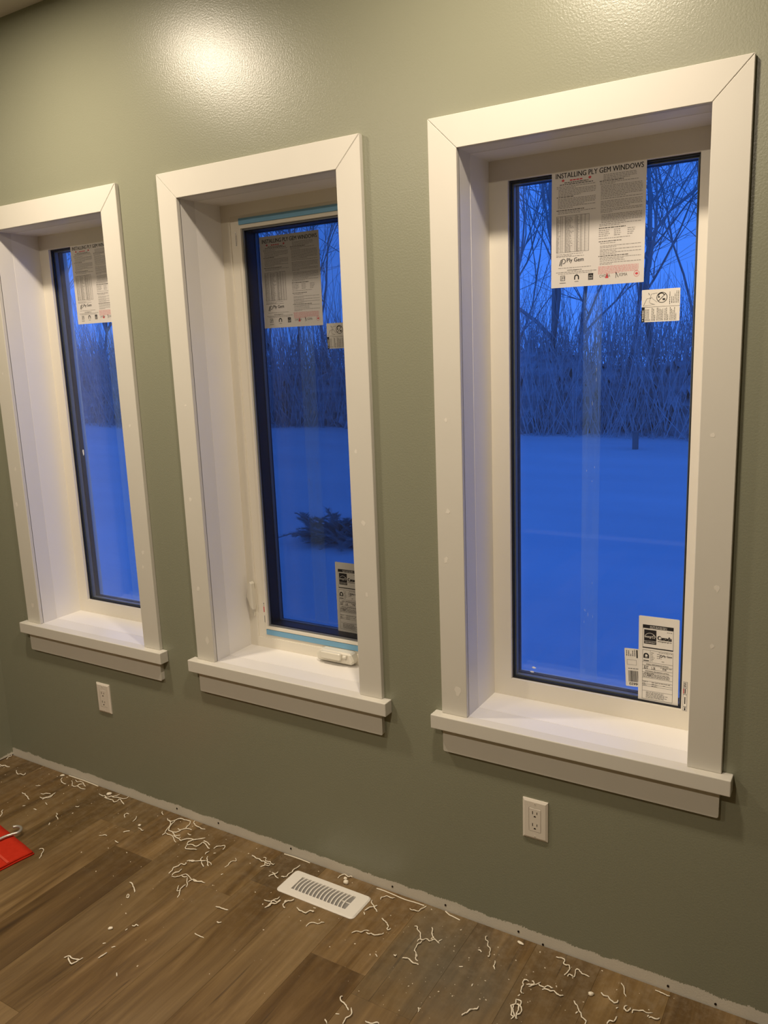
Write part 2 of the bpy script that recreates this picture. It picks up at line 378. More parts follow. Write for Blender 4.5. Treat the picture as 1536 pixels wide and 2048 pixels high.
# ------------------------------------------------------------------ trims (casings) and windows
def poly_part(name, m, poly, y0, y1, parent, bev=.0012):
    bm = bmesh.new(); add_prism(bm, poly, y0, y1); bmesh.ops.recalc_face_normals(bm, faces=bm.faces)
    if bev: bmesh.ops.bevel(bm, geom=bm.edges[:], offset=bev, segments=1, affect='EDGES')
    bmesh.ops.translate(bm, verts=bm.verts, vec=-Vector(parent.location))
    return mesh_obj(name, bm, m, parent)
CT = .0135
names3 = ('beside the corner', 'between the other two windows', 'farthest from the corner')
for k, x0 in enumerate(WX):
    x1 = x0+WW
    t = tag(empty('trim_%d' % (k+1), (x0+WW/2, 0, ZST)), 'cream mitred window casing with stool and apron, window ' + names3[k], kind='structure')
    g = .0004
    poly_part('head_casing', M_trim, [(x0+g, ZTOP), (x0+CW+g, ZHEAD), (x1-CW-g, ZHEAD), (x1-g, ZTOP)], -CT, .002, t)
    poly_part('side_casing', M_trim, [(x0, ZTOP-g), (x0, ZST), (x0+CW, ZST), (x0+CW, ZHEAD-g)], -CT, .002, t)
    poly_part('side_casing', M_trim, [(x1, ZTOP-g), (x1, ZST), (x1-CW, ZST), (x1-CW, ZHEAD-g)], -CT, .002, t)
    # stool board: horns in front of the wall, then the front board and a rear board inside the opening
    box('stool', M_trim, (x0-.0244, x1+.0244, -.0367, .0, ZST-.0405, ZST), t, .0022, 2)
    poly_part('apron', M_trim, rounded(x0+.002, x1-.002, ZST-.0405-.0715, ZST-.0395, .005, 3), -.0150, .002, t, 0)
    # spackled nail holes
    for (dx, z, r) in ((CW*.45, 1.20, .007), (CW*.30, .98, .009), (CW*.6, .70, .011), (CW*.5, 1.55, .005), (WW-CW*.42, 1.07, .008), (WW-CW*.5, .82, .006), (WW-CW*.6, 1.42, .006)):
        rr = random.Random(int(z*1000)+k)
        px_, pz_ = x0+dx+rr.uniform(-.008, .008), z+rr.uniform(-.12, .12) if z > .75 else z
        bm = bmesh.new(); add_prism(bm, [(px_+r*rr.uniform(.45, 1.1)*math.cos(2*math.pi*q/9), pz_+r*rr.uniform(.5, 1.4)*math.sin(2*math.pi*q/9)) for q in range(9)], -CT-.00025, -CT+.0005)
        bmesh.ops.recalc_face_normals(bm, faces=bm.faces); bmesh.ops.translate(bm, verts=bm.verts, vec=-Vector(t.location))
        mesh_obj('spackle_spot', bm, M_fill, t)

    # window unit
    xl, xr = x0+CW, x1-CW
    w = tag(empty('window_%d' % (k+1), ((xl+xr)/2, FY, ZST)), ('fixed window %s with sheet and stickers on its glass', 'casement window %s with dark screen, lock lever and crank', 'fixed window %s with notices and energy label on its glass')[k] % names3[k], kind='structure')
    SY = .061
    T = .0125
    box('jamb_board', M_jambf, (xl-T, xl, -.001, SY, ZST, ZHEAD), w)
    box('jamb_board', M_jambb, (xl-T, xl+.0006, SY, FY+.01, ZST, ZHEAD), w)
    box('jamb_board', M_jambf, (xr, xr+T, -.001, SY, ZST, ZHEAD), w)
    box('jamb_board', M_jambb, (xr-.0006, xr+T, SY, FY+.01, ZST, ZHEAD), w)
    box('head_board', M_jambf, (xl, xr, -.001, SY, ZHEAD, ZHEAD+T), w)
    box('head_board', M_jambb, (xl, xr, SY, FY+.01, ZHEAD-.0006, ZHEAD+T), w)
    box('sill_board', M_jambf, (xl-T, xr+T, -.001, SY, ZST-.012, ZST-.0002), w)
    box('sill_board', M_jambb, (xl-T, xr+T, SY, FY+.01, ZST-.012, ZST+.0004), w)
    zb, zt = ZST, ZHEAD
    if k != 1:
        fwid = .0525
        ring('frame', M_vinyl, xl, xr, zb, zt, fwid, FY, .25, w)
        a, b, c, d = xl+fwid, xr-fwid, zb+fwid, zt-fwid
        ring('gasket', M_black, a, b, c, d, .0045, FY+.010, FY+.016, w)
        ring('spacer', M_spacer, a, b, c, d, .0085, FY+.020, FY+.034, w)
        ring('outer_gasket', M_black, a, b, c, d, .0085, FY+.040, FY+.055, w)
        box('glass_pane', M_glass, (a, b, FY+.016, FY+.0195, c, d), w)
        box('glass_pane', M_glass, (a, b, FY+.0345, FY+.038, c, d), w)
    else:
        ring('frame', M_vinyl, xl, xr, zb, zt, .036, FY, .25, w)
        ring('inner_frame', M_vinyl, xl+.036, xr-.036, zb+.036, zt-.036, .034, FY+.003, .25, w)
        ring('bead', M_vinyl, xl+.070, xr-.070, zb+.068, zt-.066, .009, FY-.001, FY+.014, w)
        a, b, c, d = xl+.079, xr-.079, zb+.077, zt-.075
        ring('screen_frame', M_spacer, a, b, c, d, .0055, FY+.007, FY+.013, w)
        box('insect_screen', M_screen, (a+.004, b-.004, FY+.0098, FY+.0100, c+.004, d-.004), w)
        ring('sash', M_sash, a-.004, b+.004, c-.004, d+.004, .011, FY+.015, FY+.078, w)
        box('glass_pane', M_glass, (a, b, FY+.054, FY+.0575, c, d), w)
        ring('spacer', M_spacer, a, b, c, d, .0085, FY+.058, FY+.070, w)
        box('glass_pane', M_glass, (a, b, FY+.0705, FY+.074, c, d), w)
        # lock lever on the left member
        lp = pix(505, 1190, 1, FY-.004)
        hz = lambda pts, y0, y1, nm, par, m=M_hard: poly_part(nm, m, pts, y0, y1, par, .0015)
        lk = hz([(lp.x-.011, lp.z-.062), (lp.x+.004, lp.z-.075), (lp.x+.012, lp.z-.03), (lp.x+.012, lp.z+.02), (lp.x+.004, lp.z+.034), (lp.x-.011, lp.z+.02)], FY-.006, FY+.001, 'lock_plate', w)
        lv = hz([(lp.x-.012, lp.z-.004), (lp.x+.003, lp.z-.040), (lp.x+.014, lp.z-.047), (lp.x+.013, lp.z+.045), (lp.x+.006, lp.z+.052), (lp.x-.002, lp.z+.046)], FY-.022, FY-.005, 'lock_lever', w)
        # folding crank on the sill member
        cp = pix(680, 1311, 1, FY-.012)
        base = poly_part('crank_base', M_hard, [(cp.x-.080, ZST+.008), (cp.x+.055, ZST+.008), (cp.x+.064, ZST+.020), (cp.x+.052, ZST+.046), (cp.x-.066, ZST+.046), (cp.x-.082, ZST+.030)], FY-.030, FY+.004, w, .005)
        poly_part('crank_handle', M_hard, rounded(cp.x-.060, cp.x+.022, ZST+.021, ZST+.045, .007, 4), FY-.042, FY-.028, w, .003)
        bm = bmesh.new(); q = [Vector((cp.x+.028, FY-.034, ZST+.036)) + Vector((.0, -.004, .0)), Vector((cp.x+.040, FY-.034, ZST+.036))]
        add_tube(bm, q, .006, 10); bmesh.ops.translate(bm, verts=bm.verts, vec=-Vector(w.location)); mesh_obj('crank_knob', bm, M_hard, w, True)

# blue masking tape on the casement frame
def slab(name, m, x0, x1, z0, z1, y0, y1):
    bm = bmesh.new(); add_box(bm, -(x1-x0)/2, (x1-x0)/2, -(y1-y0)/2, (y1-y0)/2, 0, z1-z0)
    return mesh_obj(name, bm, m, None, loc=((x0+x1)/2, (y0+y1)/2, z0))
tx0, tx1 = WX[1]+CW+.072, WX[1]+WW-CW-.066
tag(slab('masking_tape', M_tape, tx0, tx1, ZHEAD-.063, ZHEAD-.045, FY-.0004, FY+.004), 'strip of blue masking tape along the casement head, above the screen', 'tape')
tag(slab('masking_tape', M_tape, tx0, tx1, ZST+.048, ZST+.066, FY-.0004, FY+.004), 'strip of blue masking tape below the screen, above the window crank', 'tape')

# ------------------------------------------------------------------ stickers and sheets
DG = None
def text_mesh(body, size, bold=0.0):
    cu = bpy.data.curves.new('txt', 'FONT'); cu.body = body; cu.size = size; cu.resolution_u = 3
    o = bpy.data.objects.new('txt', cu); COL.objects.link(o)
    me = bpy.data.meshes.new_from_object(o.evaluated_get(bpy.context.evaluated_depsgraph_get()))
    bpy.data.objects.remove(o); bpy.data.curves.remove(cu); return me
def place_text(name, body, m, parent, x, z, w, h=None, bold=.0, yoff=-.0007, rot=0, align='L'):
    """lettering fitted to width w (and cap height h), lower-left corner at x,z on the sheet"""
    me = text_mesh(body, 1.0, bold)
    xs_ = [v.co.x for v in me.vertices]; ys_ = [v.co.y for v in me.vertices]
    a, b, c, d = min(xs_), max(xs_), min(ys_), max(ys_)
    sx = w/(b-a); sy = sx if h is None else h/(d-c)
    ca, sa = math.cos(rot), math.sin(rot)
    for v in me.vertices:
        px_, pz_ = (v.co.x-a)*sx, (v.co.y-c)*sy
        v.co = (x+px_*ca-pz_*sa, yoff, z+px_*sa+pz_*ca)
    if bold:                                   # heavier strokes: the outline doubled by a hair's breadth
        vs = [tuple(v.co) for v in me.vertices]; fs = [tuple(p.vertices) for p in me.polygons]; e = bold*sx*1.5; nv = len(vs)
        v2 = []
        for dx, dz, dy in ((-e, 0, 0), (e, 0, .00002), (0, e*.5, .00004)): v2 += [(a_+dx*ca-dz*sa, b_+dy, c_+dx*sa+dz*ca) for a_, b_, c_ in vs]
        f2 = [tuple(i+nv*q for i in f) for q in range(3) for f in fs]
        m2 = bpy.data.meshes.new(name); m2.from_pydata(v2, [], f2); bpy.data.meshes.remove(me); me = m2
    me.materials.clear(); me.materials.append(m); me.name = name
    o = bpy.data.objects.new(name, me); COL.objects.link(o); o.parent = parent; return o
class Print:
    """flat print made of quads on a sheet, one mesh per ink"""
    def __init__(s): s.bm = bmesh.new()
    def rect(s, x0, x1, z0, z1, y=-.0006):
        s.bm.faces.new([s.bm.verts.new((a, y, b)) for a, b in ((x0,z0),(x1,z0),(x1,z1),(x0,z1))])
    def poly(s, pts, y=-.0006): s.bm.faces.new([s.bm.verts.new((a, y, b)) for a, b in pts])
    def frame(s, x0, x1, z0, z1, t):
        s.rect(x0, x1, z0, z0+t); s.rect(x0, x1, z1-t, z1); s.rect(x0, x0+t, z0, z1); s.rect(x1-t, x1, z0, z1)
    def disc(s, cx, cz, r, n=16, y=-.0006): s.poly([(cx+r*math.cos(2*math.pi*k/n), cz+r*math.sin(2*math.pi*k/n)) for k in range(n)], y)
    def arc(s, cx, cz, r, t, a0, a1, n=16, y=-.0006):
        for k in range(n):
            p, q = math.radians(a0+(a1-a0)*k/n), math.radians(a0+(a1-a0)*(k+1)/n)
            s.poly([(cx+(r-t)*math.cos(p), cz+(r-t)*math.sin(p)), (cx+r*math.cos(p), cz+r*math.sin(p)), (cx+r*math.cos(q), cz+r*math.sin(q)), (cx+(r-t)*math.cos(q), cz+(r-t)*math.sin(q))], y)
    def line(s, x0, z0, x1, z1, t, y=-.0006):
        d = Vector((x1-x0, z1-z0)); n = Vector((-d.y, d.x)).normalized()*t/2
        s.poly([(x0+n.x, z0+n.y), (x0-n.x, z0-n.y), (x1-n.x, z1-n.y), (x1+n.x, z1+n.y)], y)
    def words(s, x0, x1, z, h, rng, last=1.0):
        x = x0; end = x0+(x1-x0)*last
        while x < end-.001:
            l = min(rng.uniform(.0025, .0085), end-x); s.rect(x, x+l, z, z+h); x += l+.0013
    def vwords(s, z0, z1, x, h, rng, last=1.0):
        z = z0; end = z0+(z1-z0)*last
        while z < end-.001:
            l = min(rng.uniform(.002, .006), end-z); s.rect(x, x+h, z, z+l); z += l+.0009
    def leaf(s, cx, cz, r):
        pts = [(0,-1),(-.12,-.45),(-.7,-.55),(-.55,-.25),(-1,.1),(-.75,.2),(-.8,.5),(-.4,.35),(-.3,.7),(-.15,.6),(0,1)]
        pts += [(-a, b) for a, b in pts[::-1][1:-1]]
        s.poly([(cx+a*r, cz+b*r) for a, b in pts])
    def build(s, name, m, parent, stuff=True):
        o = mesh_obj(name, s.bm, m, parent)
        if stuff: o['kind'] = 'stuff'                 # fine print, too small to pick apart
        return o
def sheet(name, m, w, h, loc, tilt=0, radius=0.0, curl=None):
    """thin sheet lying against the glass, origin at its lower left corner, facing the room"""
    bm = bmesh.new()
    if radius: add_prism(bm, rounded(0, w, 0, h, radius, 4), -.0004, 0)
    else:
        add_prism(bm, [(0,0),(w,0),(w,h),(0,h)], -.0004, 0)
    bmesh.ops.recalc_face_normals(bm, faces=bm.faces)
    o = mesh_obj(name, bm, m, None, loc=loc); o.rotation_euler = (0, tilt, 0); return o

def instruction_sheet(loc, tilt, label, seed):
    rng = random.Random(5)
    w, h = .2285, .2785
    o = sheet('instruction_sheet', M_paper, w, h, loc, tilt)
    tag(o, label, 'sheet')
    X = lambda u: u*w
    Z = lambda v: v*h
    place_text('title_lettering', 'INSTALLING PLY GEM WINDOWS', M_ink, o, X(.045), Z(.926), X(.925), .0118, .012)
    for u_, v_ in ((.125, .905), (.415, .905), (.925, .075)): r = Print(); r.leaf(X(u_), Z(v_), .0042); r.build('red_leaf', M_red, o, False)
    r = Print(); r.arc(X(.925), Z(.075), .0068, .0007, 0, 360, 24); r.build('red_ring', M_red, o)
    r = Print(); r.words(X(.20), X(.335), Z(.898), .0026, rng); r.build('red_caption', M_red, o)
    r = Print(); r.poly([(X(.595), Z(.055)), (X(.615), Z(.10)), (X(.632), Z(.055))]); r.build('red_triangle', M_red, o, False)
    p = Print()
    for i in range(9): p.words(X(.52), X(.965), Z(.152-.0075*i), .0010, rng, .95 if i < 8 else .5)
    p.build('red_fine_print', M_pink, o)
    f = Print(); hd = Print()
    def para(x0, x1, z, n, last=.5, step=.0125):
        for i in range(n): f.words(X(x0), X(x1), Z(z-step*i), .0014, rng, 1.0 if i < n-1 else last)
    hd.words(X(.14), X(.40), Z(.882), .0019, rng); hd.words(X(.09), X(.45), Z(.868), .0019, rng)
    para(.055, .475, .853, 2); para(.075, .48, .828, 5, .6)
    hd.words(X(.055), X(.24), Z(.765), .0018, rng); para(.07, .48, .75, 5, .7); para(.07, .48, .688, 2, .4)
    hd.words(X(.055), X(.36), Z(.655), .0019, rng); para(.07, .48, .642, 2, .6)
    # table
    x0, x1, z0, z1 = .055, .415, .300, .610
    tb = Print(); tb.frame(X(x0), X(x1), Z(z0), Z(z1), .0007)
    for u in (.10, .118, .152, .262, .278, .318, .332, .368): tb.rect(X(u), X(u)+.0008, Z(z0), Z(z1))
    for i in range(1, 31):
        z = z0+(z1-z0)*i/31; tb.rect(X(x0), X(x1), Z(z), Z(z)+.00025)
        for a, b in ((.06, .098), (.156, .25), (.28, .31)): f.words(X(a), X(b), Z(z-.007), .0011, rng, rng.uniform(.5, 1))
    tb.build('table_rules', M_ink2, o)
    para(.055, .35, .283, 2, .6); para(.055, .40, .262, 1, .9)
    para(.08, .44, .165, 1, 1.0); f.words(X(.055), X(.50), Z(.128), .0016, rng); f.words(X(.08), X(.45), Z(.115), .0014, rng)
    # right column
    para(.56, .90, .905, 4, .8); hd.words(X(.52), X(.77), Z(.855), .0018, rng); para(.525, .92, .842, 2, .4)
    para(.535, .965, .815, 8, .6); para(.535, .965, .712, 1, 1); para(.535, .965, .690, 5, .7); para(.535, .965, .625, 3, .3); para(.545, .965, .580, 6, .6)
    para(.525, .96, .503, 2, .5)
    hd.words(X(.52), X(.80), Z(.470), .0021, rng)
    for i in range(4):
        z = .452-.0155*i
        for a, b in ((.52, .64), (.68, .76), (.82, .90)): f.words(X(a), X(b), Z(z), .0017, rng, rng.uniform(.6, 1))
    para(.52, .85, .385, 1, 1)
    hd.words(X(.52), X(.76), Z(.360), .0018, rng); para(.535, .70, .345, 1, 1); para(.535, .965, .322, 2, .4); para(.535, .965, .292, 2, .4); para(.535, .965, .266, 2, .4)
    hd.words(X(.52), X(.84), Z(.238), .0019, rng); para(.535, .965, .224, 2, .6); para(.535, .80, .198, 1, 1); para(.535, .965, .182, 2, .3)
    f.build('fine_print', M_ink3, o); hd.build('headings', M_ink2, o)
    # brand mark and logos
    k = Print()
    cx, cz = X(.118), Z(.218)
    k.arc(cx+.004, cz+.002, .0062, .0017, -100, 150, 14); k.line(cx-.001, cz-.009, cx+.002, cz+.005, .0016); k.line(cx-.0065, cz-.008, cx-.002, cz+.006, .0014); k.line(cx-.004, cz-.0085, cx+.0005, cz+.006, .0013); k.build('brand_mark', M_ink, o); k = Print()
    # small icons in the footer
    ix = X(.13); iz = Z(.058); k.frame(ix-.006, ix+.006, iz, iz+.0125, .0011); k.line(ix-.002, iz+.002, ix-.002, iz+.010, .0015); k.arc(ix+.0025, iz+.007, .0028, .001, 0, 360, 12); k.rect(ix-.008, ix+.008, iz-.006, iz-.0048); k.build('footer_icon', M_ink, o); k = Print()
    ix = X(.285); k.arc(ix, iz+.007, .0062, .0030, -10, 190, 14); k.rect(ix-.0062, ix-.0034, iz+.001, iz+.007); k.rect(ix+.0034, ix+.0062, iz+.001, iz+.007); k.rect(ix-.005, ix+.005, iz-.004, iz-.003); k.build('footer_icon', M_ink, o); k = Print()
    ix = X(.44); k.rect(ix-.0062, ix+.0062, iz-.002, iz+.0135); k.build('footer_icon', M_ink, o, False); k = Print()
    k.line(X(.71), Z(.05), X(.71), Z(.10), .0011); k.line(X(.71), Z(.10), X(.735), Z(.055), .0013)
    k.build('association_mark', M_ink, o)
    wt = Print(); wt.arc(X(.44), iz+.004, .0052, .0007, 20, 150, 10, -.0009); wt.rect(X(.44)-.005, X(.44)+.005, iz+.003, iz+.0042, -.0009); wt.rect(X(.44)-.005, X(.44)+.005, iz+.0, iz+.0008, -.0009); wt.build('logo_highlights', M_paper, o)
    place_text('brand_lettering', 'Ply Gem', M_ink, o, X(.175), Z(.205), X(.185), .0125, .012)
    place_text('web_lettering', 'www.plygem.ca', M_ink2, o, X(.18), Z(.140), X(.16), .0038, .02)
    place_text('association_lettering', 'CWDMA', M_ink2, o, X(.535), Z(.063), X(.115), .0065)
    place_text('association_lettering', 'IGMA', M_ink2, o, X(.745), Z(.063), X(.085), .0072)
    return o
def warning_sticker(loc, label):
    rng = random.Random(3); w, h = .0885, .0755
    o = sheet('warning_sticker', M_vsticker, w, h, loc, 0, .0012); tag(o, label, 'sticker')
    k = Print(); k.rect(.0, .0075, 0, h*.46); k.rect(.0, w, h*.46, h*.468)
    k.arc(.047, h*.74, .0125, .0014, 0, 360, 28); k.line(.047-.0085, h*.74-.0085, .047+.0085, h*.74+.0085, .0014)
    k.arc(.0455, h*.78, .008, .002, 20, 170, 10); k.rect(.0485, .0545, h*.655, h*.71); k.disc(.040, h*.76, .0022, 10)
    k.line(.004, h*.50, .012, h*.72, .0007); k.line(.012, h*.72, .022, h*.74, .0006); k.line(.016, h*.90, .018, h*.83, .0013); k.line(.022, h*.86, .036, h*.88, .0006)
    k.line(.022, h*.86, .018, h*.62, .0006); k.line(.018, h*.60, .031, h*.53, .0007); k.line(.024, h*.74, .036, h*.60, .0005); k.line(.005, h*.505, .028, h*.535, .0004)
    k.arc(.0235, h*.73, .0025, .0006, 40, 200, 8)
    k.vwords(h*.52, h*.90, .0645, .0013, rng)
    for i, q in enumerate((.55, .6, .78, 1, 1)): k.vwords(h*.55, h*.92, .0690+i*.0038, .0011, rng, q)
    x = .0095
    for i, q in enumerate((.9, .95, .95, .2, 0, .98, .95, .5, 0, .98, .95, .9, .82, .88, 0, .9, .95, .45, 0, .98, .85, .75, 1, .5)):
        if q: k.vwords(h*.035, h*.44, x, .0011, rng, q)
        x += .0033 if q else .0018
    k.build('printed_marks', M_ink, o)
    place_text('warning_lettering', 'WARNING', M_vsticker, o, .0058, h*.10, h*.27, .0040, .02, -.0009, math.pi/2)
    t = Print(); t.poly([(.0022, h*.035), (.0022, h*.075), (.0055, h*.055)], -.0009); t.build('warning_triangle', M_vsticker, o)
    return o
def energy_label(loc, tilt, label):
    rng = random.Random(9); w, h = .1010, .2400
    o = sheet('energy_label', M_vsticker, w, h, loc, tilt, .003); tag(o, label, 'sticker')
    X = lambda u: u*w
    Z = lambda v: v*h
    k = Print(); x0, x1 = X(.10), X(.86)
    k.rect(x0, x1, Z(.865), Z(.905)); k.frame(x0, x1, Z(.640), Z(.905), .0007); k.rect(x0, x1, Z(.640), Z(.652)); k.rect(X(.135), X(.44), Z(.690), Z(.850))
    k.frame(x0, x1, Z(.055), Z(.620), .0006)
    k.rect(X(.295), X(.300), Z(.485), Z(.620))
    for v in (.480, .445, .400, .363, .300, .262, .228, .205, .150): k.rect(x0, x1, Z(v), Z(v)+.0006)
    k.arc(X(.195), Z(.555), .0070, .0036, 0, 180, 14); k.rect(X(.125), X(.163), Z(.525), Z(.557)); k.rect(X(.228), X(.265), Z(.525), Z(.557)); k.arc(X(.195), Z(.555), .0045, .0010, 0, 360, 14); k.rect(X(.125), X(.265), Z(.492), Z(.502)); k.rect(X(.125), X(.265), Z(.525), Z(.534))
    # brand mark
    cx, cz = X(.555), Z(.567); k.arc(cx+.001, cz, .0033, .0012, -110, 170, 10); k.line(cx-.003, cz-.005, cx-.001, cz+.003, .0012)
    k.build('black_print', M_ink, o)
    f = Print()
    for i in range(4): f.words(X(.50) if i < 1 else X(.46), X(.84) if i < 1 else X(.58), Z(.603-.022*i), .0012, rng)
    for i in range(6): f.words(X(.315), X(.41), Z(.590-.018*i), .0012, rng, rng.uniform(.5, 1))
    f.words(X(.58), X(.66), Z(.505), .0012, rng)
    for i in range(4): f.words(X(.12), X(.82), Z(.345-.0115*i), .0014, rng, .95)
    for i, (a, b) in enumerate(((.12, .24), (.12, .20), (.12, .22))): f.words(X(a), X(b), Z(.252-.020*i), .0014, rng); f.words(X(.34), X(.80) if i == 0 else X(.48), Z(.250-.020*i), .0014, rng)
    f.words(X(.62), X(.68), Z(.228), .0014, rng)
    for i in range(6): f.words(X(.20), X(.78), Z(.135-.0125*i), .0013, rng, rng.uniform(.75, 1))
    f.words(X(.14), X(.26), Z(.432), .0014, rng); f.words(X(.55), X(.83), Z(.432), .0014, rng); f.words(X(.14), X(.24), Z(.405), .0013, rng); f.words(X(.33), X(.43), Z(.405), .0013, rng); f.words(X(.16), X(.40), Z(.353), .0013, rng)
    f.words(X(.70), X(.83), Z(.838), .0014, rng)
    f.build('fine_print', M_ink2, o)
    wt = Print(); wt.arc(X(.287), Z(.755), .0145, .0009, 15, 165, 16, -.0009)
    sx, sz = X(.375), Z(.775)
    star = []
    for i in range(10):
        r = .0052 if i % 2 == 0 else .0021; a = math.pi/2+i*math.pi/5; star.append((sx+r*math.cos(a), sz+r*math.sin(a)))
    for i in range(10): wt.line(*star[i], *star[(i+1)%10], .0008, -.0009)
    wt.rect(X(.135), X(.44), Z(.722), Z(.725), -.0009)
    for v in (.888, .873): wt.words(X(.28), X(.70), Z(v), .0013, rng)
    for f_ in wt.bm.verts: f_.co.y = -.0009
    wt.build('white_print', M_vsticker, o)
    place_text('energy_script', 'energy', M_vsticker, o, X(.155), Z(.752), X(.17), .0062, .01, -.0009)
    place_text('country_lettering', 'Canada', M_ink, o, X(.475), Z(.748), X(.34), .0110, .05)
    f2 = place_text('web_lettering', 'energystar.gc.ca', M_ink2, o, X(.475), Z(.722), X(.34), .0040, .02)
    place_text('rating_script', 'HIGH EFFICIENCY', M_vsticker, o, X(.16), Z(.700), X(.26), .0030, .01, -.0009)
    place_text('brand_lettering', 'Ply Gem', M_ink, o, X(.605), Z(.555), X(.23), .0068, .02)
    place_text('ratings_heading', 'ENERGY PERFORMANCE RATINGS', M_ink, o, X(.20), Z(.452), X(.55), .0032, .01)
    place_text('ratings_heading', 'ADDITIONAL PERFORMANCE RATINGS', M_ink, o, X(.17), Z(.372), X(.60), .0032, .01)
    for s_, u, v in (('0.21', .145, .412), ('1.18', .33, .414), ('0.46', .61, .412), ('0.50', .23, .324)): place_text('rating_figures', s_, M_ink, o, X(u), Z(v), X(.09), .0046, .015)
    return o
GY = FY+.0155          # room face of the fixed panes
GY2 = FY+.0535         # room face of the casement pane
def at(u, v, y): p = pix(u, v, 1, y); return (p.x, y, p.z)
# fixed window away from the corner
instruction_sheet((-.0295-.001, FY+.0015, 1.7475), .004, 'printed installation notice at the head of the window farthest from the corner', 1)
p = pix(1282.5, 645, 1, GY); warning_sticker((p.x, GY, p.z), 'small warning sticker with black bar right below the uncovered installation notice')
p = pix(1276, 1404, 1, GY-.0010); energy_label((p.x, GY-.0010, p.z), -.012, 'fully visible white energy rating label low on the glass beside barcode sticker')
# barcode sticker tucked behind it
p = pix(1252, 1371, 1, GY)
o = tag(sheet('barcode_sticker', M_vsticker, .052, .105, (p.x, GY, p.z), -.06, .002), 'white barcode sticker half hidden behind the energy rating label', 'sticker')
k = Print(); rng = random.Random(2)
x = .008
while x < .045:
    wd = rng.choice((.0007, .0011, .0016)); k.rect(x, x+wd, .013, .044); x += wd+rng.choice((.0006, .0010))
k.frame(.0055, .030, .060, .074, .0005)
for i, q in enumerate((.9, .8, .35, .8, .95)): k.vwords(.084-.0, .103, .0048+.0052*i, .0018, rng, q)
k.rect(.0305, .034, .080, .102)
k.words(.008, .045, .049, .0016, rng)
k.build('barcode_bars', M_ink, o)
place_text('barcode_digits', '56622', M_ink, o, .036, .0105, .027, .0065, .02, -.0007, math.pi)
# frame sticker
p = pix(1365, 1421, 1, FY)
o = tag(sheet('frame_sticker', M_vsticker, .0115, .0800, (p.x-.0005, FY-.0003, p.z), -.01), 'narrow sticker with black outlined boxes on the frame beside the energy label', 'sticker')
k = Print()
for a, b in ((.001, .011), (.0125, .044), (.045, .062), (.063, .079)): k.frame(.0008, .0107, a, b, .0006)
k.rect(.0045, .0068, .019, .038); k.rect(.0045, .0070, .047, .060); k.vwords(.065, .077, .003, .0018, rng); k.vwords(.065, .077, .006, .0018, rng); k.vwords(.002, .010, .004, .0035, rng)
k.build('black_print', M_ink, o)
r = Print(); r.rect(.0010, .0030, .047, .060); r.build('red_stripe', M_red, o)

# casement
p = pix(530, 657, 1, GY2); instruction_sheet((p.x, GY2, p.z), 0.0, 'printed installation notice on the casement glass, dimmed by the insect screen', 2)
p = pix(655.5, 697.5, 1, GY2); warning_sticker((p.x, GY2, p.z), 'small warning sticker on the casement glass behind the dark screen')
p = pix(677, 1264, 1, GY2); energy_label((p.x, GY2, p.z), 0.0, 'energy rating label on the casement glass behind the dark screen')
p = pix(529, 1247, 1, FY)
o = tag(sheet('frame_sticker', M_vsticker, .0100, .0750, (p.x-.004, FY+.0028, p.z), 0), 'narrow sticker with red block on the casement frame beside the lock lever', 'sticker')
k = Print(); k.rect(.0040, .0060, .003, .028); k.rect(.0075, .0085, .003, .028); k.disc(.005, .064, .0014, 10); k.rect(.003, .006, .068, .073); k.build('black_print', M_ink2, o)
r = Print(); r.rect(.0025, .0085, .040, .060); r.build('red_block', M_red, o)
p = pix(472, 494, 1, FY)
o = tag(sheet('frame_sticker', M_vsticker, .0080, .0450, (p.x-.004, FY+.0028, p.z), 0), 'thin pale sticker with tiny vertical print high on the casement frame', 'sticker')
k = Print(); k.vwords(.003, .042, .0028, .0011, rng); k.vwords(.003, .035, .0050, .0011, rng); k.build('black_print', M_ink2, o)

# corner window
p = pix(157, 649, 1, FY+.0015); instruction_sheet((p.x, FY+.0015, p.z), 0.0, 'printed installation notice on the window beside the room corner', 3)
def chip(name, u, v, y, w, h, label, seed):
    r = random.Random(seed); p = pix(u, v, 1, y); bm = bmesh.new()
    add_prism(bm, [(w*math.cos(2*math.pi*q/7)*r.uniform(.5, 1), h*math.sin(2*math.pi*q/7)*r.uniform(.6, 1)) for q in range(7)], -.0012, .0002)
    bmesh.ops.recalc_face_normals(bm, faces=bm.faces)
    o = mesh_obj(name, bm, M_flake, None, loc=(p.x, y, p.z)); return tag(o, label, 'fleck')
chip('paint_fleck', 167, 905, GY, .005, .016, 'white paint fleck on the glass of the corner window', 1)
chip('paint_fleck', 1068, 1335, GY, .007, .0035, 'upper white paint fleck low on the glass beside barcode sticker window', 2)
chip('paint_fleck', 1064, 1343, GY, .009, .003, 'lower white paint fleck low on the glass beside barcode sticker window', 3)
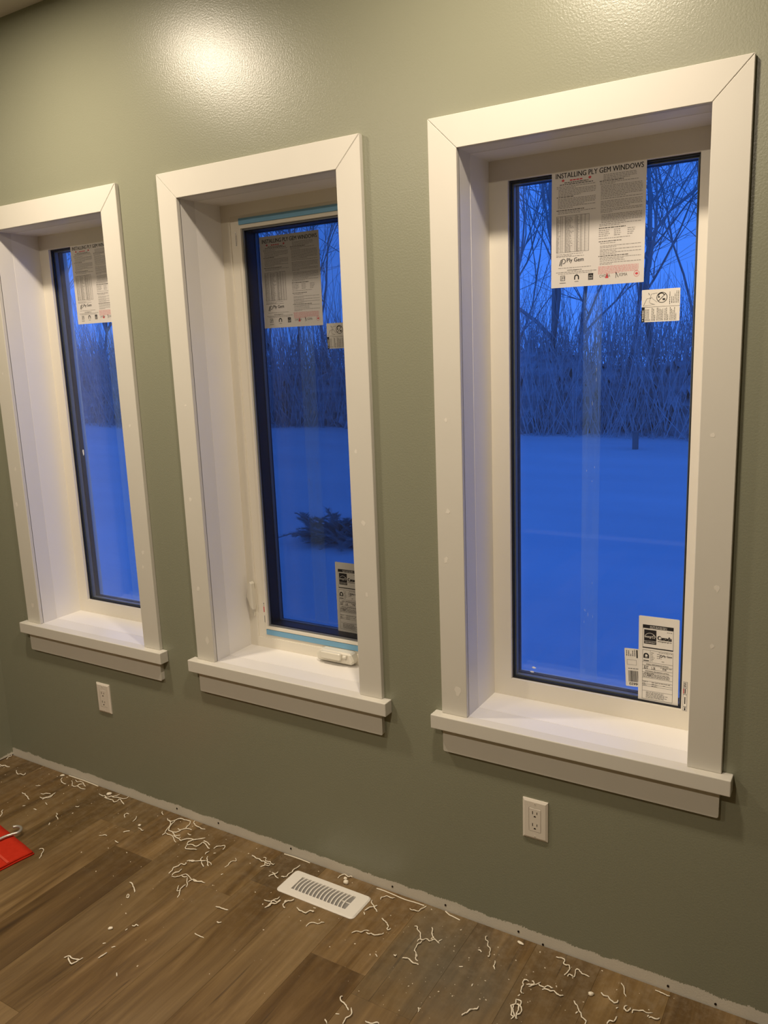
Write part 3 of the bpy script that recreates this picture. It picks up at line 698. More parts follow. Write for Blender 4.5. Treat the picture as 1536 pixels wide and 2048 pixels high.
# faint strips of protective film residue on the glass
def film(u, v0, v1, wd, y, label, flakes):
    a, b = pix(u, v0, 1, y), pix(u, v1, 1, y); z0, z1 = b.z, a.z
    bm = bmesh.new(); add_box(bm, -wd/2, wd/2, -.0001, .0001, 0, z1-z0)
    o = tag(mesh_obj('film_residue', bm, M_film, None, loc=(a.x, y, z0)), label, 'film strip')
    r = random.Random(flakes); 
    bm = bmesh.new()
    for i in range(12):
        fx, fz, l = r.uniform(-wd*.4, wd*.3), r.uniform(.1, z1-z0-.05), r.uniform(.004, .014)
        vs = [bm.verts.new((fx+dx, -.0004, fz+dz)) for dx, dz in ((0, 0), (.0010, .002), (.0006, l), (-.0006, l*.6))]; bm.faces.new(vs)
    mesh_obj('residue_flakes', bm, veil_flake, o)['kind'] = 'stuff'
    return o
veil_flake = veil('faint_flake', (.75, .85, .9), .30)
film(1186, 580, 1360, .046, GY-.0002, 'faint vertical strip of film residue on the uncovered window farthest from the corner', 4)
film(612, 660, 1240, .055, GY2-.0002, 'faint vertical strip of film residue on the casement glass', 5)
film(222, 655, 1190, .055, GY-.0002, 'faint flaky strip of film residue on the corner window glass', 6)

# ------------------------------------------------------------------ outlets
def outlet(x, z, label):
    t = tag(empty('wall_outlet', (x, 0, z)), label, 'outlet')
    w, h = .0699/2, .1143/2
    bm = bmesh.new()
    a = [(-w,-h),(w,-h),(w,h),(-w,h)]; b = [(s*(w-.006), q*(h-.006)) for s, q in ((-1,-1),(1,-1),(1,1),(-1,1))]
    c = [(s*.0170, q*.0340) for s, q in ((-1,-1),(1,-1),(1,1),(-1,1))]
    L = [[bm.verts.new((p[0], y, p[1])) for p in P] for P, y in ((a, .001), (a, -.0035), (b, -.0068), (c, -.0068), (c, -.0040))]
    for A, B in zip(L, L[1:]):
        for q in range(4): bm.faces.new((A[q], A[(q+1)%4], B[(q+1)%4], B[q]))
    bm.faces.new(L[0][::-1]); bm.faces.new(L[-1]); bmesh.ops.recalc_face_normals(bm, faces=bm.faces)
    mesh_obj('cover_plate', bm, M_plate, t)
    bm = bmesh.new(); add_box(bm, -.0163, .0163, -.0072, -.0035, -.0333, .0333); bmesh.ops.bevel(bm, geom=bm.edges[:], offset=.0008, segments=1, affect='EDGES')
    ins = mesh_obj('receptacle', bm, M_plate, t)
    bm = bmesh.new()
    for zc in (.0175, -.0175):
        add_box(bm, -.0072, -.0052, -.0075, -.0070, zc-.0005, zc+.0080); add_box(bm, .0050, .0068, -.0075, -.0070, zc+.0005, zc+.0072)
        pts = [(.0032*math.cos(math.radians(q)), zc-.0085+.0040*math.sin(math.radians(q))) for q in range(0, 181, 30)]
        add_prism(bm, pts, -.0075, -.0070)
    bmesh.ops.recalc_face_normals(bm, faces=bm.faces); mesh_obj('slots', bm, M_slot, ins)['kind'] = 'stuff'
    for q in (-1, 1):
        bm = bmesh.new(); add_prism(bm, [(.0028*math.cos(2*math.pi*i/10), q*.0475+.0028*math.sin(2*math.pi*i/10)) for i in range(10)], -.0074, -.0066)
        bmesh.ops.recalc_face_normals(bm, faces=bm.faces); s = mesh_obj('plate_screw', bm, M_plate, t)
        bm = bmesh.new(); add_box(bm, -.0003, .0003, -.0076, -.0072, q*.0475-.0022, q*.0475+.0022); mesh_obj('screw_slot', bm, M_damp, s)
outlet(-.0075, .3743, 'white duplex outlet on the wall below the window farthest from the corner')
outlet(-1.6955, .3813, 'white duplex outlet on the wall below the window beside the corner')

# ------------------------------------------------------------------ floor register
vx0, vx1, vy0, vy1 = -.785, -.501, -.167, -.058
t = tag(empty('floor_register', ((vx0+vx1)/2, (vy0+vy1)/2, 0)), 'white metal floor register with curved louvers lying near the wall', 'floor vent')
hw, hd_ = (vx1-vx0)/2, (vy1-vy0)/2
bm = bmesh.new(); seg = 5
out0 = rounded(-hw, hw, -hd_, hd_, .014, seg); out1 = rounded(-hw+.004, hw-.004, -hd_+.004, hd_-.004, .011, seg)
iw, ih = hw-.042, hd_-.024
inn = rounded(-iw, iw, -ih, ih, .002, seg)
L = [[bm.verts.new((a, b, z)) for a, b in P] for P, z in ((out0, .0003), (out0, .0018), (out1, .0052), (inn, .0056), (inn, .0012))]
n = len(out0)
for A, B in zip(L, L[1:]):
    for q in range(n): bm.faces.new((A[q], A[(q+1)%n], B[(q+1)%n], B[q]))
bmesh.ops.recalc_face_normals(bm, faces=bm.faces); mesh_obj('face_plate', bm, M_reg, t)
bm = bmesh.new(); add_box(bm, -iw-.002, iw+.002, -ih-.002, ih+.002, .0004, .0014); mesh_obj('damper', bm, M_damp, t)
NL = 15
lm = None
for i in range(1, NL):
    x = -iw + 2*iw*i/NL
    if lm is None:
        bm = bmesh.new(); ns = 8; prev = None
        for s in range(ns+1):
            yy = -ih+2*ih*s/ns; dx = -.005*(1-((yy/ih))**2)*1.2 + .0
            cur = [bm.verts.new((dx+a, yy, b)) for a, b in ((-.0019, .0014), (.0019, .0014), (.0019, .0056), (-.0019, .0056))]
            if prev:
                for q in range(4): bm.faces.new((prev[q], prev[(q+1)%4], cur[(q+1)%4], cur[q]))
            prev = cur
        bmesh.ops.recalc_face_normals(bm, faces=bm.faces); o = mesh_obj('louver', bm, M_reg, t); lm = o.data
    else:
        o = bpy.data.objects.new('louver', lm); COL.objects.link(o); o.parent = t
    o.location = (x, 0, 0)
bm = bmesh.new(); add_box(bm, iw*.62, iw*.98, -.0015, .0015, .0014, .0028); mesh_obj('damper_link', bm, M_reg, t)

# ------------------------------------------------------------------ red cloth and bent rod
F = lambda u, v, z=0.0: pix(u, v, 2, z)
c_near, c_right, c_top = F(0, 1743), F(69, 1709), F(33, 1672)
ux = (c_right-c_near); ux.z = 0; ux.normalize(); uy = Vector((-ux.y, ux.x, 0))
TW, TH = .36, (c_top-c_right).dot(uy) if (c_top-c_right).dot(uy) > .1 else .30
TH = .31
base = c_right - ux*TW
t = tag(empty('red_cloth', c_right - ux*(TW/2) + uy*(TH/2)), 'folded red cloth lying flat on the plank floor', 'cloth')
t.rotation_euler = (0, 0, math.atan2(ux.y, ux.x))
for nm, z0, z1, ins in (('lower_fold', .0005, .0055, .0), ('upper_fold', .0058, .0125, .003)):
    bm = bmesh.new(); nx, ny = 18, 16
    G = [[bm.verts.new((-TW/2+ins+(TW-2*ins)*i/nx, -TH/2+ins+(TH-2*ins)*j/ny, z1+.0012*math.sin(i*.9+j*.5)*math.cos(j*.7))) for j in range(ny+1)] for i in range(nx+1)]
    B = [[bm.verts.new((-TW/2+ins+(TW-2*ins)*i/nx, -TH/2+ins+(TH-2*ins)*j/ny, z0)) for j in range(ny+1)] for i in range(nx+1)]
    for i in range(nx):
        for j in range(ny):
            bm.faces.new((G[i][j], G[i+1][j], G[i+1][j+1], G[i][j+1])); bm.faces.new((B[i][j], B[i][j+1], B[i+1][j+1], B[i+1][j]))
    for i in range(nx):
        bm.faces.new((G[i+1][0], G[i][0], B[i][0], B[i+1][0])); bm.faces.new((G[i][ny], G[i+1][ny], B[i+1][ny], B[i][ny]))
    for j in range(ny):
        bm.faces.new((G[0][j], G[0][j+1], B[0][j+1], B[0][j])); bm.faces.new((G[nx][j+1], G[nx][j], B[nx][j], B[nx][j+1]))
    mesh_obj(nm, bm, M_towel, t, True)
for yy in (TW*.5-.085, TW*.5-.20):
    bm = bmesh.new(); nx = 16
    a = [[bm.verts.new((yy+dx, -TH/2+.004+(TH-.008)*i/nx, .0143)) for dx in (-.004, .004)] for i in range(nx+1)]
    for i in range(nx): bm.faces.new((a[i][0], a[i][1], a[i+1][1], a[i+1][0]))
    mesh_obj('woven_band', bm, M_towel2, t)
rz = .020
hp = [F(-70, 1712, rz), F(0, 1678, rz), F(20, 1670, rz), F(35, 1665.5, rz), F(41, 1661, rz), F(42.5, 1657, rz), F(40, 1654, rz), F(34, 1653, rz), F(26, 1654, rz)]
bm = bmesh.new(); hp = catmull(hp, 4); ctr = sum(hp, Vector())/len(hp); ctr.z = 0
for q in hp: q -= ctr
add_tube(bm, hp, .0052, 10)
o = mesh_obj('hooked_rod', bm, M_steel, None, True, loc=ctr); tag(o, 'bent steel rod with hooked end lying across the red cloth', 'rod')

# ------------------------------------------------------------------ shavings
SH = [
 ('in the scatter between the red cloth and the room corner', 0, 1490, 5.908, [
  [(155,100),(135,130),(100,140),(80,170)], [(0,228),(25,248),(60,238),(85,255),(115,258)], [(0,255),(40,238),(70,252)], [(192,298),(195,325),(215,345),(240,340),(270,352),(295,345),(298,330)],
  [(735,385),(722,410),(735,440),(755,455),(780,462)], [(845,420),(855,445),(855,475),(880,490),(910,485),(935,500),(965,515),(1010,520)], [(890,415),(915,435),(950,430),(985,450),(1000,480),(1010,490)],
  [(910,490),(940,465),(980,462)], [(480,575),(510,580),(545,570),(600,578)], [(470,615),(500,628),(550,615),(600,600),(660,560)], [(500,645),(530,628),(580,620),(615,600),(630,575)],
  [(260,560),(275,575),(295,575),(305,595),(325,612),(335,635),(345,642)], [(420,478),(445,482),(480,478)], [(535,680),(548,695),(558,705)], [(395,755),(435,765)], [(265,720),(300,715)], [(890,725),(915,730),(938,722)],
  [(665,805),(680,815),(665,840),(680,860),(685,880)], [(590,920),(578,945)], [(38,765),(20,785),(25,810),(0,845)]]),
 ('in the small pile with a white lump near the wall', 0, 1490, 5.908, [
  [(1170,575),(1190,590),(1215,600),(1240,598),(1260,620),(1310,605),(1350,605),(1385,595),(1420,578)], [(1235,615),(1260,630),(1300,645),(1330,650),(1345,672),(1390,660),(1410,640),(1440,665),(1465,700)],
  [(1310,600),(1345,618),(1390,620),(1440,632),(1490,630),(1530,605)]]),
 ('between the red cloth and the tangled heap', 0, 1490, 5.908, [[(1475,860),(1470,825),(1500,808),(1522,815)], [(1455,1030),(1500,1018),(1536,1015)], [(1170,1070),(1210,1068),(1240,1062),(1262,1075)]]),
 ('between the red cloth and the tangled heap', 230, 1600, 6.144, [[(265,200),(258,230),(215,265)], [(285,340),(315,355),(330,372),(355,370)], [(0,500),(25,520),(45,520)]]),
 ('in the large tangled heap by the wall', 230, 1600, 6.144, [
  [(580,140),(578,165),(595,182)], [(645,225),(655,250),(690,262),(745,245),(800,228),(850,240),(890,250),(930,262)], [(930,262),(915,300),(885,325),(868,350)], [(770,350),(800,370),(850,355),(900,352),(945,368)],
  [(665,245),(685,290),(650,345),(620,390),(615,405),(580,432)], [(740,255),(700,290),(670,330),(660,370),(690,385),(720,395),(760,395),(790,380),(810,370)], [(615,400),(650,420),(690,430),(715,460),(730,500),(748,520)],
  [(700,385),(725,420),(740,455),(790,475),(805,500)], [(715,435),(760,440),(805,430)], [(805,500),(850,485),(920,475),(980,488),(1040,478),(1110,465)],
  [(1000,480),(935,500),(895,520),(890,550),(945,545),(990,570),(1040,550),(1080,520),(1110,540),(1150,590),(1165,595)], [(1090,498),(1130,520),(1165,555)], [(890,550),(865,585),(885,602),(950,602),(1010,608)],
  [(985,258),(970,268),(975,290),(1000,320),(1040,335),(1065,355),(1110,360)], [(895,408),(910,425),(935,430)], [(1215,600),(1250,570),(1300,565),(1345,558),(1350,580),(1325,610)], [(1160,628),(1120,650),(1112,670)], [(1210,655),(1240,652)]]),
 ('in the forked heap out from the wall', 230, 1600, 6.144, [
  [(660,905),(700,865),(720,830),(780,810),(810,785),(850,795),(870,785),(872,768)], [(880,752),(920,742),(950,755),(1000,748),(1060,748),(1120,742)], [(910,755),(945,742),(980,750)], [(1080,700),(1055,725),(1062,760),(1075,795),(1090,822)],
  [(1140,690),(1130,720),(1140,760),(1135,795),(1150,812)], [(1120,745),(1160,765),(1180,780),(1185,800)], [(820,848),(785,880),(730,895),(700,925)], [(695,938),(745,945),(800,930),(855,910),(890,918),(915,945),(935,970)],
  [(810,925),(850,945),(890,935)], [(890,950),(885,1000),(890,1040),(880,1070)], [(900,1010),(930,985),(970,975),(1010,998),(1060,1005),(1110,1020)], [(935,970),(980,995),(1040,1000),(1075,1000)],
  [(870,1042),(830,1065),(800,1100),(795,1140),(790,1165),(765,1198)], [(785,1050),(775,1080),(765,1115),(800,1115)], [(1345,825),(1390,800),(1415,765),(1450,750),(1490,745),(1478,712)], [(1300,915),(1330,908)]]),
 ('lying alone on the open planks away from the wall', 230, 1600, 6.144, [[(180,1010),(210,1025),(220,1055),(240,1090),(238,1135)], [(135,1195),(165,1200),(172,1165),(155,1160),(148,1185)]]),
 ('lying alone on the open planks away from the wall', 430, 1680, 8.084, [[(10,1078),(60,1085),(130,1110),(215,1130)], [(28,1322),(65,1335),(105,1325)]]),
 ('lying alone on the open planks away from the wall', 100, 1780, 4.8, [
  [(135,650),(180,632),(215,655),(260,665),(285,670),(318,650)], [(175,645),(190,690),(210,708),(250,690),(285,670)], [(460,655),(500,630),(548,600)], [(590,550),(628,545)], [(505,515),(535,510)],
  [(790,340),(810,348),(830,330),(850,345)], [(725,388),(742,372)], [(640,795),(642,828)], [(1390,415),(1430,440),(1478,460)]]),
 ('curled right beside the red cloth', 0, 1500, 7.68, [[(600,1525),(655,1515),(670,1545),(640,1590),(630,1630),(600,1665)]]),
 ('close around the floor register', 430, 1680, 8.084, [
  [(600,245),(640,270),(665,295),(720,310),(750,340),(800,345),(808,390),(800,410),(735,432)], [(780,285),(825,290),(820,330),(850,350),(895,352),(905,375),(940,398),(968,382)], [(815,355),(840,378),(885,380)],
  [(810,400),(850,412),(880,412),(890,380)], [(870,590),(900,565),(945,555),(960,545),(1000,535),(1022,508)], [(925,522),(960,545),(975,580),(1000,605),(1028,618)],
  [(1070,590),(1110,592),(1155,590),(1190,545),(1245,520),(1270,478),(1330,445),(1378,408)], [(795,965),(850,985),(920,985),(960,962),(1010,950),(1048,918)], [(805,1095),(850,1075),(890,1050),(920,1020),(980,1030),(1030,995),(1062,978)],
  [(850,1060),(900,1020),(925,980),(980,990),(1010,1000),(1060,965)], [(1135,1100),(1105,1070),(1105,1040),(1140,1005),(1180,985),(1230,985),(1260,970),(1278,955)], [(1120,1000),(1155,975)]]),
 ('close around the floor register', 540, 1720, 6.982, [
  [(375,660),(405,700),(455,720),(495,738),(530,720),(565,705),(605,720),(600,705)], [(505,930),(540,890),(590,870),(665,888),(720,870),(760,872)], [(950,255),(970,225),(1010,208),(1045,200),(1090,235),(1130,225),(1165,230)],
  [(1425,560),(1418,600),(1450,635),(1470,680),(1500,725)], [(1320,705),(1345,690),(1390,660),(1450,650),(1500,635)], [(1310,725),(1320,765)], [(605,665),(640,675)]]),
 ('between the floor register and the grey dust stain', 680, 1740, 6.4, [
  [(520,380),(525,355),(560,345),(595,332),(640,350),(670,358),(700,355)], [(895,490),(910,510),(960,515),(1005,528),(1040,495),(1080,480),(1105,462)], [(540,615),(555,640),(585,660),(605,690),(618,720),(605,750),(620,770),(648,745)],
  [(150,808),(190,785),(230,785),(270,795),(320,770),(375,778)], [(335,800),(365,815),(400,812),(440,835),(490,828),(540,820),(558,805)], [(450,1075),(480,1108)], [(690,1080),(705,1100),(720,1080)]]),
 ('lying across the grey dust stain', 680, 1740, 6.4, [
  [(955,718),(990,722),(988,765),(1030,800),(1025,840),(1035,880)], [(990,915),(1020,885),(1060,895),(1110,880),(1140,908),(1180,900),(1215,885),(1245,915),(1272,940)], [(1175,735),(1188,765),(1178,815),(1205,880)],
  [(1260,918),(1310,888)], [(1050,905),(1035,930),(990,950),(970,990),(955,1030),(975,1060),(970,1110),(975,1150),(1000,1163)], [(975,1070),(985,1110)], [(795,1128),(850,1125),(890,1140),(930,1185),(975,1195),(1005,1215)]]),
 ('on the planks below the outlet farthest from the corner', 900, 1800, 6.678, [
  [(500,485),(475,490),(480,530),(508,560),(505,610),(540,650),(530,700),(528,735),(515,755),(505,745)], [(600,810),(600,850),(585,880),(605,930)], [(375,665),(405,672),(425,695)], [(120,888),(175,890)],
  [(1055,1090),(1035,1070),(995,1065),(975,1100),(980,1130),(955,1170),(950,1220),(960,1245),(985,1245)], [(1020,1125),(1070,1128),(1120,1125),(1120,1095),(1095,1080)], [(1050,1155),(1100,1142),(1150,1125),(1180,1115),(1210,1095)],
  [(1170,1115),(1215,1150),(1260,1165),(1310,1145),(1350,1170),(1375,1180)], [(1230,1195),(1285,1190),(1340,1215),(1390,1210),(1430,1255),(1470,1275),(1518,1275)],
  [(155,1540),(190,1515),(230,1500),(265,1465),(320,1460),(360,1450),(380,1420)], [(290,1150),(310,1120)], [(920,1280),(930,1260)]]),
 ('in the upright looped tangle on the planks', 900, 1800, 6.678, [
  [(885,1320),(870,1385),(815,1410),(830,1470),(820,1530),(850,1560),(815,1590)], [(890,1330),(950,1350),(940,1410),(958,1475),(930,1520),(890,1535),(880,1575),(898,1580)], [(850,1395),(840,1450),(850,1510),(870,1560)], [(885,1390),(915,1400),(915,1470),(890,1510),(880,1560)]]),
 ('strung along the wall edge far from the corner', 1100, 1860, 6.4, [
  [(80,345),(110,355),(160,362),(185,385),(175,430),(205,445),(245,455),(248,505),(215,545),(185,580)], [(225,595),(240,568),(270,575),(310,602),(325,550),(330,510),(355,500),(385,530),(410,558),(450,570),(505,602)],
  [(910,678),(945,725),(948,790),(975,855)], [(655,800),(685,835),(740,850),(780,900),(820,930),(865,925),(868,900)], [(1345,770),(1400,790),(1450,812),(1500,838),(1536,845)], [(990,968),(955,975),(955,1010),(985,1038),(1015,1025),(1035,998)],
  [(1050,1065),(1070,1025),(1130,1030),(1190,1030),(1230,1055),(1315,1062)], [(1265,1120),(1300,1115),(1360,1140),(1410,1130)], [(1250,1110),(1262,1090)], [(305,905),(330,945),(355,985),(370,1030),(395,1070),(410,1115),(460,1165),(445,1203)],
  [(330,1070),(355,1045)], [(730,1203),(760,1165),(800,1168),(830,1160),(860,1105)], [(845,1003),(875,990)]]),
 ('on the planks in front of the grey dust stain', 620, 1930, 4.518, [
  [(295,285),(275,290),(278,320),(320,355),(335,385),(350,410)], [(372,385),(378,430),(365,455),(325,480),(310,505),(295,533)], [(230,440),(265,445)], [(135,490),(150,510),(152,533)], [(500,508),(545,528),(600,518),(625,533)], [(975,385),(985,400),(978,425)]]),
]
cnt = {}
for where, ox, oy, sc, polys in SH:
    for i, pl in enumerate(polys):
        rad = .0017*random.uniform(.85, 1.15)
        pts = []
        for j, (a, b) in enumerate(pl):
            z = rad*.8 + (abs(math.sin(j*1.7+i))*.0035 if 0 < j < len(pl)-1 else 0)
            q = pix(ox+a/sc, oy+b/sc, 2, z)
            q.y = min(q.y, -.004); pts.append(q)
        pts = catmull(pts, 3)
        # small kinks of the dried bead
        for q in pts[1:-1]: q += Vector((random.uniform(-1, 1), random.uniform(-1, 1), 0))*.0009
        ctr = sum(pts, Vector())/len(pts); ctr.z = 0
        for q in pts: q -= ctr
        bm = bmesh.new(); rr = [rad*random.uniform(.8, 1.15) for _ in pts]; rr[0] *= .7; rr[-1] *= .7
        add_tube(bm, pts, rr, 5)
        o = mesh_obj('caulk_shaving', bm, M_shav, None, True, loc=ctr)
        ln = sum((q2-q1).length for q1, q2 in zip(pts, pts[1:])); st = (pts[-1]-pts[0]).length/max(ln, 1e-6)
        size = 'tiny' if ln < .022 else 'short' if ln < .05 else 'medium-length' if ln < .09 else 'long' if ln < .15 else 'very long'
        form = 'straight' if st > .965 else 'gently wavy' if st > .88 else 'bent' if st > .7 else 'hooked' if st > .4 else 'looped'
        tag(o, '%s %s white shaving %s' % (size, form, where), 'shaving', 'shavings ' + where)
# flat slivers along the wall
for pl, ox, oy, sc, lab in (([(470,235),(570,268),(700,322),(830,378),(950,412),(1080,457)], 680, 1740, 6.4, 'long straight white sliver along the wall edge beyond the floor register'),
        ([(815,362),(1000,424),(1160,488)], 0, 1490, 5.908, 'long straight white sliver along the wall edge nearest the corner'),
        ([(1350,528),(1400,575),(1430,588),(1536,642)], 680, 1740, 6.4, 'broad white sliver on the wall edge beside the grey dust stain'),
        ([(1120,225),(1250,265),(1390,315),(1536,372)], 430, 1680, 8.084, 'straight white sliver on the wall edge above the floor register')):
    pts = [pix(ox+a/sc, oy+b/sc, 2, .0015) for a, b in pl]
    for q in pts: q.y = min(q.y, -.0035)
    ctr = sum(pts, Vector())/len(pts); ctr.z = 0
    bm = bmesh.new(); add_tube(bm, [q-ctr for q in catmull(pts, 2)], .0017, 5); tag(mesh_obj('caulk_sliver', bm, M_shav, None, loc=ctr), lab, 'sliver')
# lumps
def lump(u, v, rx, ry, rz, ang, label, seed):
    c = pix(u, v, 2, 0); bm = bmesh.new(); bmesh.ops.create_icosphere(bm, subdivisions=2, radius=1); r = random.Random(seed)
    for q in bm.verts:
        k = r.uniform(.78, 1.12); q.co = Vector((q.co.x*rx*k, q.co.y*ry*k, max(q.co.z*rz*k, -rz*.7)+rz*.7))
    bmesh.ops.rotate(bm, verts=bm.verts, cent=(0,0,0), matrix=Matrix.Rotation(ang, 3, 'Z'))
    tag(mesh_obj('plaster_lump', bm, M_shav, None, True, loc=(c.x, min(c.y, -ry-.004), 0)), label, 'lump')
lump(218, 1590, .011, .006, .006, .9, 'white plaster lump sitting on a small pile of shavings', 1)
lump(692, 1767, .009, .008, .007, .2, 'rounded white plaster lump between the floor register and wall', 2)
lump(691, 1759, .006, .005, .005, .2, 'smaller white plaster lump touching the rounded lump behind the register', 3)
lump(1041, 1887, .011, .005, .003, -.3, 'flat white plaster chip at the wall edge below the outlet', 4)
lump(1182, 1990, .008, .006, .005, .6, 'pale plaster lump on the planks far from the corner', 5)
lump(125, 1552, .010, .005, .004, .7, 'white plaster chip near the wall by the room corner', 6)
lump(221, 1858, .008, .006, .004, .5, 'greyish plaster lump alone on the open planks', 7)
lump(279, 1652, .006, .005, .004, .5, 'tiny white plaster lump between cloth and tangled heap', 8)
# crumbs: uncountable grit
bm = bmesh.new(); rc = random.Random(11)
for i in range(330):
    x = rc.uniform(XL+.03, .62); y = -abs(rc.gauss(0, .24))-.006
    if rc.random() < .2: x = rc.uniform(-.4, .1); y = -rc.uniform(.05, .4)
    if y < -1.2 or (x < -1.58 and -.55 < y < -.30) or (vx0-.01 < x < vx1+.01 and vy0-.01 < y < vy1+.01): continue
    s = rc.choice((.0004, .0005, .0006, .0008, .0011, .0015)); a = rc.uniform(0, 6.28); l = rc.uniform(1, 2)
    vs = [bm.verts.new((x+s*(dx*l*math.cos(a)-dy*math.sin(a)), y+s*(dx*l*math.sin(a)+dy*math.cos(a)), z)) for dx, dy, z in ((-1,-1,0),(1,-1,0),(1,1,0),(-1,1,0),(0,0,s*1.4))]
    for q in range(4): bm.faces.new((vs[q], vs[(q+1)%4], vs[4]))
tag(mesh_obj('plaster_crumbs', bm, M_crumb), 'tiny pale plaster crumbs scattered over the plank floor', 'crumbs', kind='stuff')

# ------------------------------------------------------------------ outdoors
GZ = -.55
bm = bmesh.new(); n = 60; ex0, ex1, ey0, ey1 = -60, 40, .27, 70
def gh(x, y): return GZ + .05*math.sin(x*.7+y*.3)*math.sin(y*.5) + .03*math.sin(x*1.9)*math.cos(y*1.3)
G = [[bm.verts.new((ex0+(ex1-ex0)*i/n, ey0+(ey1-ey0)*(j/n)**1.6, gh(ex0+(ex1-ex0)*i/n, ey0+(ey1-ey0)*(j/n)**1.6))) for j in range(n+1)] for i in range(n+1)]
for i in range(n):
    for j in range(n): bm.faces.new((G[i][j], G[i+1][j], G[i+1][j+1], G[i][j+1]))
tag(mesh_obj('snow_ground', bm, M_snow, None, True), 'snow covered yard in blue dusk light beyond the windows', kind='structure')
def tree(px_, dist, h, label, seed, r0=.11, lean=0):
    r = random.Random(seed); g = pix(px_, 690, 1, dist); x, y = g.x, dist
    t = tag(empty('bare_tree', (x, y, gh(x, y)-.05)), label, 'tree', 'bare trees beyond the yard'); r0 *= .78
    tb, bb = bmesh.new(), bmesh.new()
    def grow(p, d, L, rad, lev):
        nseg = 4; pts = [p.copy()]; rads = [rad]
        for i in range(nseg):
            d = (d + Vector((r.gauss(0, .11), r.gauss(0, .11), r.gauss(.03, .06)))).normalized(); p = p + d*(L/nseg); pts.append(p.copy()); rads.append(rad*(1-.45*(i+1)/nseg))
        add_tube(tb if lev == 0 else bb, pts, rads, 6 if lev < 2 else 3, False)
        if lev >= 4 or rad < .005: return
        grow(pts[-1], d, L*.7, rads[-1], lev+1)             # the leader goes on
        for c in range({0: 5, 1: 4, 2: 4, 3: 2}[lev]):
            k = r.randint(1 if lev else 2, nseg); ang = r.uniform(.35, .95); az = r.uniform(0, 6.28)
            a = d.cross(Vector((0, 0, 1)) if abs(d.z) < .95 else Vector((1, 0, 0))).normalized(); b = d.cross(a)
            nd = (d*math.cos(ang) + (a*math.cos(az)+b*math.sin(az))*math.sin(ang) + Vector((0, 0, .15))).normalized()
            grow(pts[k], nd, L*r.uniform(.55, .8), rads[k]*r.uniform(.5, .75), lev+1)
    grow(Vector((0, 0, 0)), Vector((lean, 0, 1)).normalized(), h*.5, r0, 0)
    mesh_obj('trunk', tb, M_bark, t, True); mesh_obj('branches', bb, M_twig, t)
for i, (px_, dist, h, r0, lean) in enumerate(((1040, 17.5, 8.5, .09, .04), (1092, 16.6, 9.5, .13, .05), (1160, 21, 10, .12, 0), (1240, 19, 9, .10, -.03), (1318, 16.2, 9.5, .14, .02), (1395, 18.5, 9, .11, -.05),
        (540, 18, 9, .11, .03), (600, 22, 10, .13, 0), (665, 19, 9, .10, -.04), (730, 21, 10, .12, 0), (120, 19, 9, .11, .02), (190, 22, 9.5, .12, 0), (270, 19, 9, .10, 0))):
    tree(px_, dist+2.5, h, '%s leafless tree%s standing behind the thicket beyond the snowy yard' % ('thick-trunked' if r0 > .125 else 'slender' if r0 < .105 else 'medium-trunked', ' leaning to the side' if abs(lean) > .035 else ''), 40+i, r0, lean)
# brushy bank behind the yard
bm = bmesh.new(); nx, nz = 620, 12; rb = random.Random(21)
rows = []
for i in range(nx+1):
    x = -46 + 62*i/nx; y = 17.8 + .6*math.sin(x*.4); top = 1.7 + .25*math.sin(x*.6) + .15*math.sin(x*1.7+1) + rb.uniform(-.05, .05)
    col = []
    for j in range(nz+1):
        s = j/nz; col.append(bm.verts.new((x+rb.uniform(-.05, .05), y + (.7*math.sin(x*1.1)+.4*math.sin(x*2.7))*(1-s) + 2.0*s**1.5 + rb.uniform(-.25, .25), GZ-.2 + (top+.2)*math.sin(s*1.57))))
    col.append(bm.verts.new((x, y+6.5, GZ-.3))); rows.append(col)
for a, b in zip(rows, rows[1:]):
    for j in range(nz+1): bm.faces.new((a[j], b[j], b[j+1], a[j+1]))
for i in range(9000):
    x = rb.uniform(-45, 15); y = 16.9+.6*math.sin(x*.4)+rb.uniform(0, 2.9); z = GZ-.05+rb.uniform(0, 2.0)*max(0, min(1, (y-17.6)/2))
    p = Vector((x, y, z)); d = Vector((rb.gauss(0, .35), rb.gauss(0, .3), 1)).normalized(); l = rb.uniform(.6, 2.0) if rb.random() < .6 else rb.uniform(2, 4.2)
    add_tube(bm, [p, p+d*l*.5+Vector((rb.gauss(0, .05), 0, 0)), p+d*l], [.012, .008, .004], 3, False)
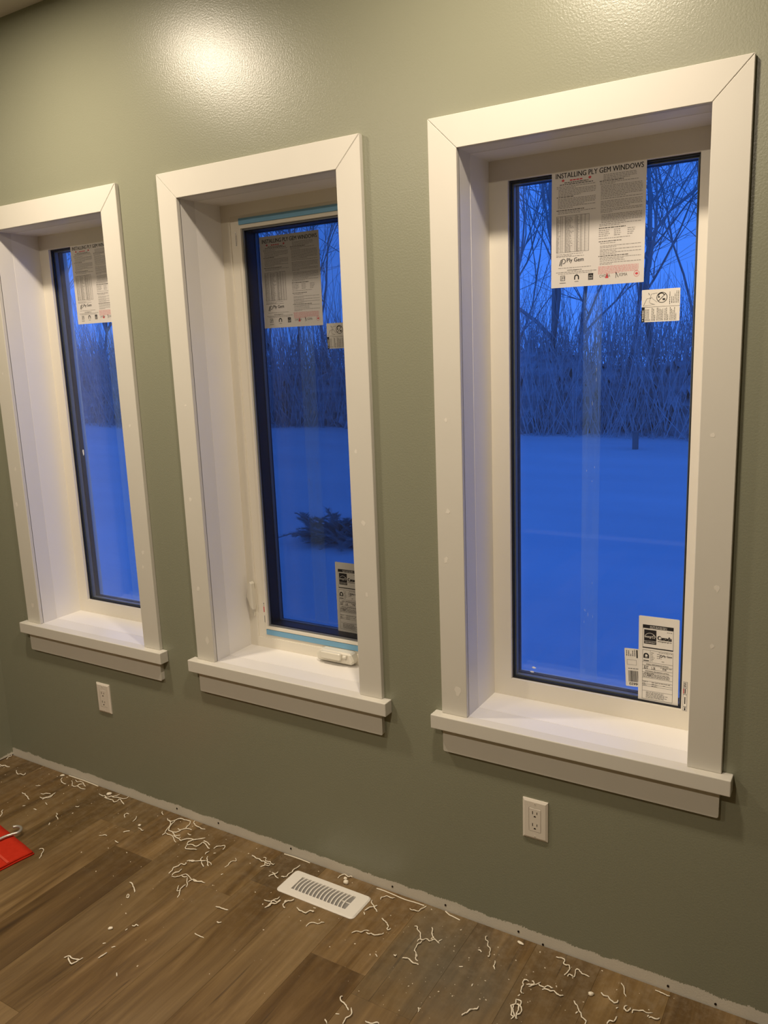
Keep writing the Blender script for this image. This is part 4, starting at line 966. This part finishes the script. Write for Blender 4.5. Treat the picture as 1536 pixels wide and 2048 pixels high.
for i in range(9000):                        # whips rising over the crest
    x = rb.uniform(-45, 15); y = 19.0+.6*math.sin(x*.4)+rb.uniform(0, 3.5); z = GZ+rb.uniform(.9, 2.0)
    p = Vector((x, y, z)); d = Vector((rb.gauss(0, .22), rb.gauss(0, .2), 1)).normalized(); l = rb.uniform(.5, 2.6)*rb.uniform(.5, 1)
    add_tube(bm, [p, p+d*l*.5+Vector((rb.gauss(0, .06), 0, 0)), p+d*l], [.011, .008, .003], 3, False)
tag(mesh_obj('brush_bank', bm, M_thick), 'dense brown thicket along the far edge of the snowy yard', 'brush', kind='stuff')
# fence stub in the snow
p = pix(1271, 878, 1, 14.6); bm = bmesh.new(); add_box(bm, -.05, .05, -.05, .05, -.1, .33); add_box(bm, -.06, .06, -.06, .06, .33, .36)
tag(mesh_obj('fence_post', bm, M_bark, None, loc=(p.x, 14.6, gh(p.x, 14.6))), 'short dark post standing alone in the snow before the thicket', 'post')
# low evergreen outside the casement
sp_ = pix(640, 1078, 2, GZ+.02)
t = tag(empty('evergreen_shrub', (sp_.x, sp_.y, gh(sp_.x, sp_.y))), 'low dark evergreen shrub leaning over the snow outside the casement', 'shrub')
rs = random.Random(77)
for f_ in range(120):
    az = rs.uniform(0, 2*math.pi) if f_ > 16 else rs.uniform(2.6, 3.5); el = rs.uniform(.15, 1.0); L_ = rs.uniform(.3, .62)
    d = Vector((math.cos(az)*math.cos(el), math.sin(az)*math.cos(el)*.6, math.sin(el))); bm = bmesh.new()
    st = Vector((rs.uniform(-.1, .9), rs.uniform(-.15, .25), rs.uniform(0, .12))); pts = []
    for i in range(7): s = i/6; pts.append(st + d*L_*s + Vector((0, 0, -.16*s*s)))
    add_tube(bm, pts, [.006*(1-.8*i/6) for i in range(7)], 4, False)
    ax = d.cross(Vector((0, 0, 1))).normalized()
    for i in range(120):
        s = rs.uniform(.1, 1); b0 = st + d*L_*s + Vector((0, 0, -.16*s*s)); sd = rs.choice((-1, 1))
        tip = b0 + (ax*sd*rs.uniform(.5, 1)+d*.7+Vector((0, 0, rs.uniform(-.5, .3))))*rs.uniform(.05, .14)*(1.2-.7*s)
        w_ = Vector((0, 0, .004)); vs = [bm.verts.new(q) for q in (b0-w_, b0+w_, tip)]; bm.faces.new(vs)
    mesh_obj('branch', bm, M_needle, t)
